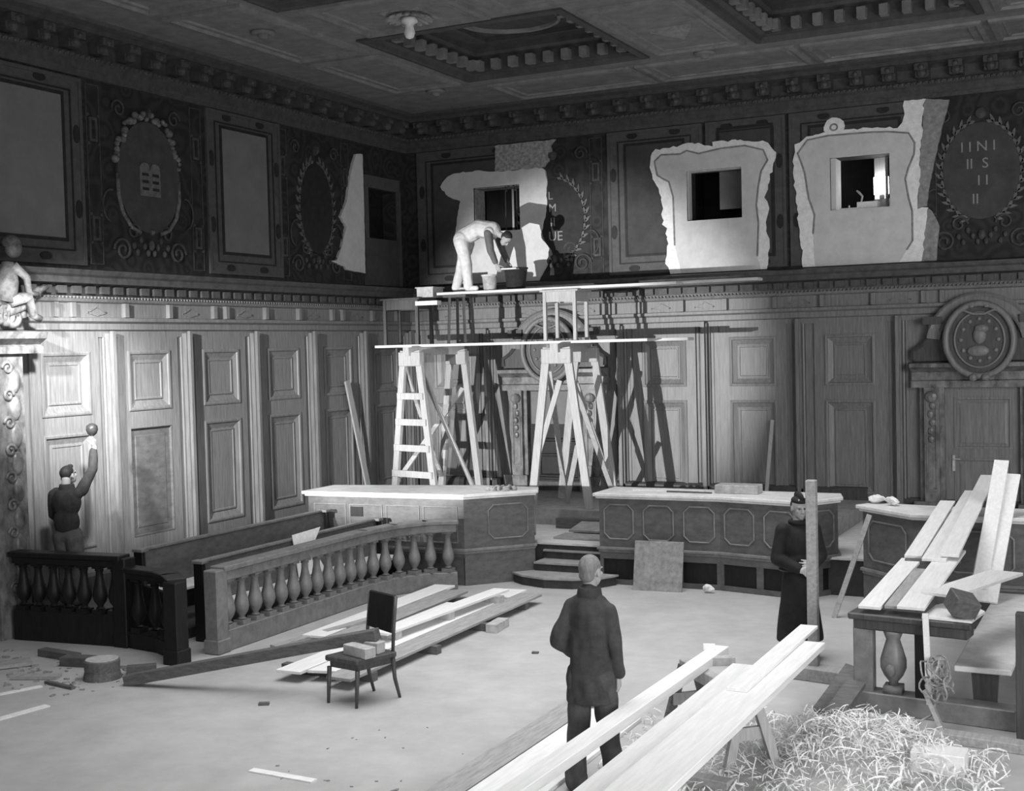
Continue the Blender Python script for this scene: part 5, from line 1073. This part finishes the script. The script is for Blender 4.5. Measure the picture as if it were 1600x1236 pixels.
# ---- the walking man seen from behind --------------------------------------------------
def person_back():
    o = Vector((-3.78, 8.70, 0)); f = Vector((-0.08, 1.0, 0)).normalized(); r = f.cross(Vector((0, 0, 1)))
    W = lambda x, y, z: tuple(o + r * x + f * y + Vector((0, 0, z)))
    b = MB(); P, R = head(b, W(0.005, 0.045, 1.640), (f + r * 0.35), (0.0, 0.0, 1))
    chain(b, [W(0, 0.0, 1.44), W(0, 0.03, 1.58)], [0.060, 0.055])
    b.ball(W(0, -0.01, 1.28), (0.13, 0.09, 0.20), 16, 10, Matrix((r, f, Vector((0, 0, 1)))).transposed()); b.ball(W(0, 0, 1.02), (0.14, 0.09, 0.18), 16, 10, Matrix((r, f, Vector((0, 0, 1)))).transposed())
    for s, el, wr in ((1, W(0.205, -0.03, 1.11), W(0.205, 0.04, 0.85)), (-1, W(-0.235, -0.07, 1.12), W(-0.15, 0.13, 0.98))):
        chain(b, [W(s * 0.145, 0, 1.37), el, wr], [0.050, 0.042, 0.030])
    hand(b, W(0.205, 0.04, 0.85), (0.0, 0.05, -1), -r, 1, 0.45); hand(b, W(-0.15, 0.13, 0.98), r * 0.75 + f * 0.5 + Vector((0, 0, -0.3)), -f, 1, 0.6)
    hips = [(0.085, W(0.115, 0.06, 0.49), W(0.125, 0.10, 0.09)), (-0.085, W(-0.10, -0.02, 0.49), W(-0.105, -0.10, 0.10))]
    for x, kn, an in hips: chain(b, [W(x, 0, 0.90), kn, an], [0.082, 0.055, 0.040])
    b.v = [tuple(Vector(p) - o) for p in b.v]
    body = skinned(b, 'person', 'skin', None, 0.0065, 3); body.location = o
    tag(body, 'man in a dark work suit seen from behind, walking beside the long narrow rail', 'person')
    add = lambda mb, n, m, vx=0.011, fo=0.006, sd=1: skinned(shift(mb, o), n, m, body, vx, 3, fo, sd)
    j = MB(); RT = Matrix((r, f, Vector((0, 0, 1)))).transposed()
    cn = MB(); cn.lathe([(0.0, 1.49), (0.075, 1.48), (0.120, 1.43), (0.160, 1.34), (0.172, 1.20), (0.165, 1.02), (0.172, 0.85), (0.188, 0.66), (0.178, 0.65), (0.0, 0.65)], (0, 0, 0), 28, 1.0, 0.74)
    j.add([W(q[0], q[1] - 0.005, q[2]) for q in cn.v], cn.f)
    chain(j, [W(0, -0.01, 1.40), W(0, 0.01, 1.50)], [0.080, 0.066])
    chain(j, [W(0.05, 0, 1.44), W(0.145, 0, 1.365), W(0.208, -0.03, 1.11), W(0.208, 0.035, 0.89)], [0.05, 0.066, 0.060, 0.052]); chain(j, [W(-0.05, 0, 1.44), W(-0.145, 0, 1.365), W(-0.238, -0.07, 1.12), W(-0.165, 0.10, 0.995)], [0.05, 0.066, 0.062, 0.052])
    add(j, 'jacket', 'jacket', 0.011, 0.016, 1)
    c = MB(); c.lathe([(0.0, 1.40), (0.105, 1.42), (0.088, 1.53), (0.0, 1.53)], (0, 0, 0), 20, 1.0, 0.95); c.v = [W(q[0], q[1] + 0.008, q[2]) for q in c.v]; add(c, 'collar', 'jacket', 0.009, 0.0)
    t = MB()
    for (x, kn, an) in hips: chain(t, [W(x, 0.0, 0.86), kn, (an[0], an[1], 0.07)], [0.105, 0.085, 0.082])
    chain(t, [W(-0.06, 0, 0.86), W(0.06, 0, 0.86)], [0.11, 0.11]); add(t, 'trousers', 'trousers', 0.011, 0.018, 4)
    for k, (x, kn, an) in enumerate(hips):
        s = MB(); chain(s, [(an[0], an[1], 0.05), tuple(Vector((an[0], an[1], 0.045)) + f * 0.16)], [0.050, 0.042]); shoe = add(s, 'shoe', 'shoe', 0.01, 0.0)
    h = MB(); h.ball(P(0, -0.020, 0.040), (0.080, 0.096, 0.090), 18, 12, R); h.ball(P(0, -0.055, -0.02), (0.066, 0.055, 0.06), 14, 10, R); add(h, 'hair', 'hair_grey', 0.008, 0.003, 7)
    eyes_o = body
    return body
person_back()

# ---- man reaching up with a lamp at the panelled wall ----------------------------------
def person_lamp():
    o = Vector((-11.88, 11.33, 0.30)); f = Vector((-0.25, 0.97, 0)).normalized(); r = f.cross(Vector((0, 0, 1)))
    W = lambda x, y, z: tuple(o + r * x + f * y + Vector((0, 0, z)))
    RT = Matrix((r, f, Vector((0, 0, 1)))).transposed()
    b = MB(); P, R = head(b, W(0.0, 0.06, 1.61), (f + r * 0.25 + Vector((0, 0, 0.30))), (0, 0, 1)); chain(b, [W(0, -0.02, 1.42), W(0, 0.0, 1.56)], [0.058, 0.055])
    b.ball(W(0, -0.01, 1.26), (0.15, 0.10, 0.2), 16, 10, RT); b.ball(W(0, -0.02, 1.0), (0.135, 0.09, 0.18), 16, 10, RT)
    elL, wrL = W(0.17, 0.33, 1.66), W(0.12, 0.47, 1.92); elR, wrR = W(-0.23, 0.06, 1.12), W(-0.16, 0.26, 0.96)
    chain(b, [W(0.165, 0.06, 1.43), elL, wrL], [0.050, 0.042, 0.030]); chain(b, [W(-0.16, 0, 1.38), elR, wrR], [0.050, 0.042, 0.030])
    hand(b, wrL, (0.02, 0.05, 1), -r, 1, 0.75); hand(b, wrR, f + Vector((0, 0, -0.6)), r, -1, 0.5)
    legs = [(0.085, W(0.09, 0.03, 0.47), W(0.09, -0.03, 0.09)), (-0.085, W(-0.09, 0.05, 0.47), W(-0.10, 0.06, 0.09))]
    for x, kn, an in legs: chain(b, [W(x, -0.01, 0.88), kn, an], [0.08, 0.055, 0.04])
    b.v = [tuple(Vector(p) - o) for p in b.v]; body = skinned(b, 'person', 'skin_pale', None, 0.0065, 3); body.location = o
    tag(body, 'man in a grey jacket stretching one arm up along the brightly lit panelling', 'person')
    add = lambda mb, n, m, vx=0.011, fo=0.006, sd=1: skinned(shift(mb, o), n, m, body, vx, 3, fo, sd)
    j = MB(); j.ball(W(0, -0.01, 1.28), (0.19, 0.125, 0.2), 18, 12, RT); j.ball(W(0, -0.02, 1.05), (0.165, 0.12, 0.2), 18, 12, RT); chain(j, [W(-0.14, 0.01, 1.40), W(0.14, 0, 1.38)], [0.07, 0.07])
    chain(j, [W(0.165, 0.06, 1.42), elL, tuple(Vector(wrL) - Vector((0, 0.02, 0.05)))], [0.075, 0.06, 0.05]); chain(j, [W(-0.17, 0, 1.37), elR, wrR], [0.075, 0.062, 0.052]); add(j, 'jacket', 'jacket_mid', 0.011, 0.008, 3)
    c = MB(); c.lathe([(0.0, 1.38), (0.11, 1.40), (0.088, 1.51), (0.0, 1.51)], (0, 0, 0), 20, 1.0, 0.95); c.v = [W(q[0], q[1] + 0.01, q[2]) for q in c.v]; add(c, 'collar', 'jacket_mid', 0.009, 0.0)
    t = MB()
    for x, kn, an in legs: chain(t, [W(x, -0.01, 0.86), kn, (an[0], an[1], o.z + 0.08)], [0.115, 0.085, 0.075])
    chain(t, [W(-0.06, 0, 0.88), W(0.06, 0, 0.88)], [0.12, 0.12]); add(t, 'trousers', 'sleeve', 0.011, 0.008, 5)
    for x, kn, an in legs: s = MB(); chain(s, [(an[0], an[1], o.z + 0.05), tuple(Vector((an[0], an[1], o.z + 0.045)) + f * 0.15)], [0.048, 0.042]); add(s, 'shoe', 'shoe', 0.01, 0)
    h = MB(); h.ball(P(0, -0.022, 0.042), (0.080, 0.092, 0.085), 18, 12, R); h.ball(P(0, -0.060, -0.03), (0.066, 0.05, 0.065), 14, 10, R); h.ball(P(0.0, 0.055, 0.095), (0.04, 0.035, 0.025), 12, 8, R); add(h, 'hair', 'hair_dark', 0.008, 0.004, 7)
    eyes(body, lambda x, y, z: P(x, y, z), R)
    ld = thing('hand_lamp', 'small dark round-headed hand lamp held up against the lit panelling', 'lamp', tuple(Vector(wrL) + Vector((0, 0.03, 0.05))))
    c = Vector(wrL) - r * 0.03 + f * 0.01
    m = MB(); m.tube([c + Vector((0, 0, 0.02)), c + Vector((0, 0, 0.16))], 0.016, 8); m.build('grip', 'tin', ld, smooth=True)
    m = MB(); m.lathe([(0.02, 0.14), (0.055, 0.17), (0.075, 0.22), (0.068, 0.27), (0.03, 0.30), (0.0, 0.305)], tuple(c), 14); m.build('shade', 'iron', ld, smooth=True)
person_lamp()

# ---- plasterer bending down on the upper planks ------------------------------------------
def person_plaster():
    o = Vector((-10.42, 18.98, 4.318)); f = Vector((1, 0.05, 0)).normalized(); r = f.cross(Vector((0, 0, 1)))
    W = lambda x, y, z: tuple(o + r * x + f * y + Vector((0, 0, z)))
    b = MB(); P, R = head(b, W(0.0, 0.78, 0.86), (0.35, 0.0, -0.85), (0.9, 0, 0.4)); chain(b, [W(0, 0.58, 0.98), W(0, 0.70, 0.92)], [0.06, 0.056])
    chain(b, [W(0, 0.0, 0.90), W(0, 0.28, 1.03), W(0, 0.52, 0.99)], [0.13, 0.13, 0.14])
    elL, wrL = W(-0.20, 0.62, 0.68), W(-0.16, 0.74, 0.46); elR, wrR = W(0.20, 0.58, 0.66), W(0.14, 0.66, 0.42)
    chain(b, [W(-0.16, 0.55, 0.95), elL, wrL], [0.05, 0.042, 0.03]); chain(b, [W(0.16, 0.53, 0.95), elR, wrR], [0.05, 0.042, 0.03])
    hand(b, wrL, (0.5, 0, -0.9), (0, -1, 0), 1, 0.6); hand(b, wrR, (0.4, 0, -0.9), (0, 1, 0), 1, 0.6)
    legs = [(0.12, W(0.14, 0.10, 0.46), W(0.15, 0.13, 0.08)), (-0.12, W(-0.13, -0.12, 0.46), W(-0.14, -0.24, 0.08))]
    for x, kn, an in legs: chain(b, [W(x, 0.0, 0.85), kn, an], [0.085, 0.056, 0.042])
    b.v = [tuple(Vector(p) - o) for p in b.v]; body = skinned(b, 'person', 'skin', None, 0.0065, 3); body.location = o
    tag(body, 'plasterer in pale overalls bending down on the upper scaffold planks', 'person')
    add = lambda mb, n, m, vx=0.011, fo=0.006, sd=1: skinned(shift(mb, o), n, m, body, vx, 3, fo, sd)
    j = MB(); chain(j, [W(0, -0.02, 0.92), W(0, 0.28, 1.06), W(0, 0.52, 1.01)], [0.155, 0.155, 0.16]); chain(j, [W(-0.13, 0.53, 0.98), W(0.13, 0.53, 0.98)], [0.09, 0.09]); chain(j, [W(0.07, -0.01, 0.88), W(-0.07, -0.01, 0.88)], [0.15, 0.15])
    for (x, kn, an) in legs: chain(j, [W(x, 0.0, 0.82), kn, (an[0], an[1], o.z + 0.08)], [0.125, 0.095, 0.082])
    add(j, 'overalls', 'overall', 0.011, 0.009, 2)
    for (sh, el, wr) in ((W(-0.165, 0.55, 0.95), elL, wrL), (W(0.165, 0.53, 0.95), elR, wrR)):
        s = MB(); chain(s, [sh, el, tuple(Vector(wr) + (Vector(el) - Vector(wr)) * 0.2)], [0.076, 0.062, 0.05]); add(s, 'sleeve', 'sleeve', 0.01, 0.005)
    for x, kn, an in legs: s = MB(); chain(s, [(an[0], an[1], o.z + 0.05), tuple(Vector((an[0], an[1], o.z + 0.045)) + f * 0.15)], [0.048, 0.042]); add(s, 'shoe', 'overall', 0.01, 0)
    h = MB(); h.ball(P(0, -0.022, 0.042), (0.081, 0.094, 0.088), 18, 12, R); h.ball(P(0, -0.055, -0.01), (0.066, 0.05, 0.06), 14, 10, R); add(h, 'hair', 'hair_dark', 0.008, 0.003, 7)
    eyes(body, P, R)
    hk = MB(); hk.cbox(W(0.0, 0.84, 0.345), (0.34, 0.26, 0.02), 0.05); single(hk, 'mortar_board', 'pine', 'square mortar board in the hands of the bending plasterer', 'board')
person_plaster()

# ---- officer in cap and greatcoat behind the post ----------------------------------------
def person_officer():
    o = Vector((-3.29, 13.10, 0)); f = Vector((0.62, -0.78, 0)).normalized(); r = f.cross(Vector((0, 0, 1)))
    W = lambda x, y, z: tuple(o + r * x + f * y + Vector((0, 0, z)))
    RT = Matrix((r, f, Vector((0, 0, 1)))).transposed()
    b = MB(); P, R = head(b, W(0.0, 0.03, 1.60), f + Vector((0, 0, -0.12)), (0, 0, 1)); chain(b, [W(0, 0, 1.40), W(0, 0.01, 1.54)], [0.058, 0.055])
    b.ball(W(0, 0, 1.22), (0.15, 0.10, 0.22), 16, 10, RT); b.ball(W(0, 0, 0.98), (0.14, 0.10, 0.18), 16, 10, RT)
    arms = [(W(-0.17, 0, 1.36), W(-0.24, 0.02, 1.08), W(-0.08, 0.22, 1.04), 1), (W(0.17, 0, 1.36), W(0.25, 0.02, 1.08), W(0.08, 0.24, 0.98), -1)]
    for sh, el, wr, sd in arms: chain(b, [sh, el, wr], [0.05, 0.042, 0.03])
    legs = [(0.085, W(0.09, 0.01, 0.47), W(0.10, 0.02, 0.09)), (-0.085, W(-0.09, 0.02, 0.47), W(-0.10, 0.0, 0.09))]
    for x, kn, an in legs: chain(b, [W(x, 0, 0.86), kn, an], [0.08, 0.055, 0.04])
    hand(b, arms[0][2], r + f * 0.3, -f, 1, 0.5); hand(b, arms[1][2], -r + f * 0.3, -f, -1, 0.5)
    b.v = [tuple(Vector(p) - o) for p in b.v]; body = skinned(b, 'person', 'skin_pale', None, 0.0065, 3); body.location = o
    tag(body, 'officer in a garrison cap and long black greatcoat standing behind the upright post', 'person')
    add = lambda mb, n, m, vx=0.011, fo=0.006, sd=1: skinned(shift(mb, o), n, m, body, vx, 3, fo, sd)
    c = MB(); c.ball(W(0, 0, 1.24), (0.20, 0.135, 0.22), 18, 12, RT); c.ball(W(0, 0, 1.0), (0.18, 0.135, 0.2), 18, 12, RT); chain(c, [W(-0.14, 0, 1.36), W(0.14, 0, 1.36)], [0.075, 0.075])
    c.v += []; cone = MB(); cone.lathe([(0.165, 0.95), (0.19, 0.75), (0.22, 0.5), (0.255, 0.22), (0.25, 0.20), (0.0, 0.20)], (0, 0, 0), 24, 1.0, 0.78)
    cone.v = [W(p[0], p[1], p[2]) for p in cone.v]; cone2 = cone; n0 = len(c.v); c.add(cone2.v, cone2.f)
    # close the top of the skirt inside the torso
    for sh, el, wr, sd in arms: chain(c, [sh, el, tuple(Vector(wr) + (Vector(el) - Vector(wr)) * 0.15)], [0.085, 0.072, 0.06])
    add(c, 'greatcoat', 'greatcoat', 0.012, 0.006, 2)
    k = MB(); k.tube([W(0.085 * math.cos(a), 0.01 + 0.08 * math.sin(a), 1.45) for a in [2 * PI * q / 14 for q in range(14)]], 0.028, 8, True); add(k, 'collar', 'greatcoat', 0.01, 0)
    q = MB(); q.tube([W(0.20 * math.cos(a), 0.145 * math.sin(a), 0.96) for a in [2 * PI * i / 20 for i in range(20)]], 0.022, 8, True); add(q, 'belt', 'shoe', 0.008, 0)
    for sh, el, wr, sd in arms:
        g = MB(); hand(g, wr, (r if sd > 0 else -r) + f * 0.3, -f, sd, 0.5, 1.16); chain(g, [tuple(Vector(wr) + (Vector(el) - Vector(wr)) * 0.2), wr], [0.042, 0.036]); add(g, 'glove', 'glove', 0.0065, 0)
    for x, kn, an in legs:
        s = MB(); chain(s, [(an[0], an[1], 0.05), tuple(Vector((an[0], an[1], 0.045)) + f * 0.17)], [0.05, 0.044]); chain(s, [(an[0], an[1], 0.06), (an[0], an[1], 0.34)], [0.056, 0.07]); add(s, 'boot', 'shoe', 0.01, 0)
    cp = MB(); vs = []
    cp.ball(P(0, -0.012, 0.075), (0.078, 0.10, 0.045), 18, 10, R); cp.ball(P(0, -0.012, 0.118), (0.030, 0.108, 0.052), 18, 10, R); add(cp, 'garrison_cap', 'greatcoat', 0.007, 0)
    bd = MB(); bd.ball(P(0.04, 0.075, 0.10), (0.012, 0.006, 0.012), 8, 6, R); add(bd, 'cap_badge', 'tin', 0.004, 0)
    h = MB(); h.ball(P(0, -0.03, 0.03), (0.079, 0.085, 0.075), 16, 10, R); add(h, 'hair', 'hair_dark', 0.008, 0.002)
    eyes(body, P, R)
person_officer()
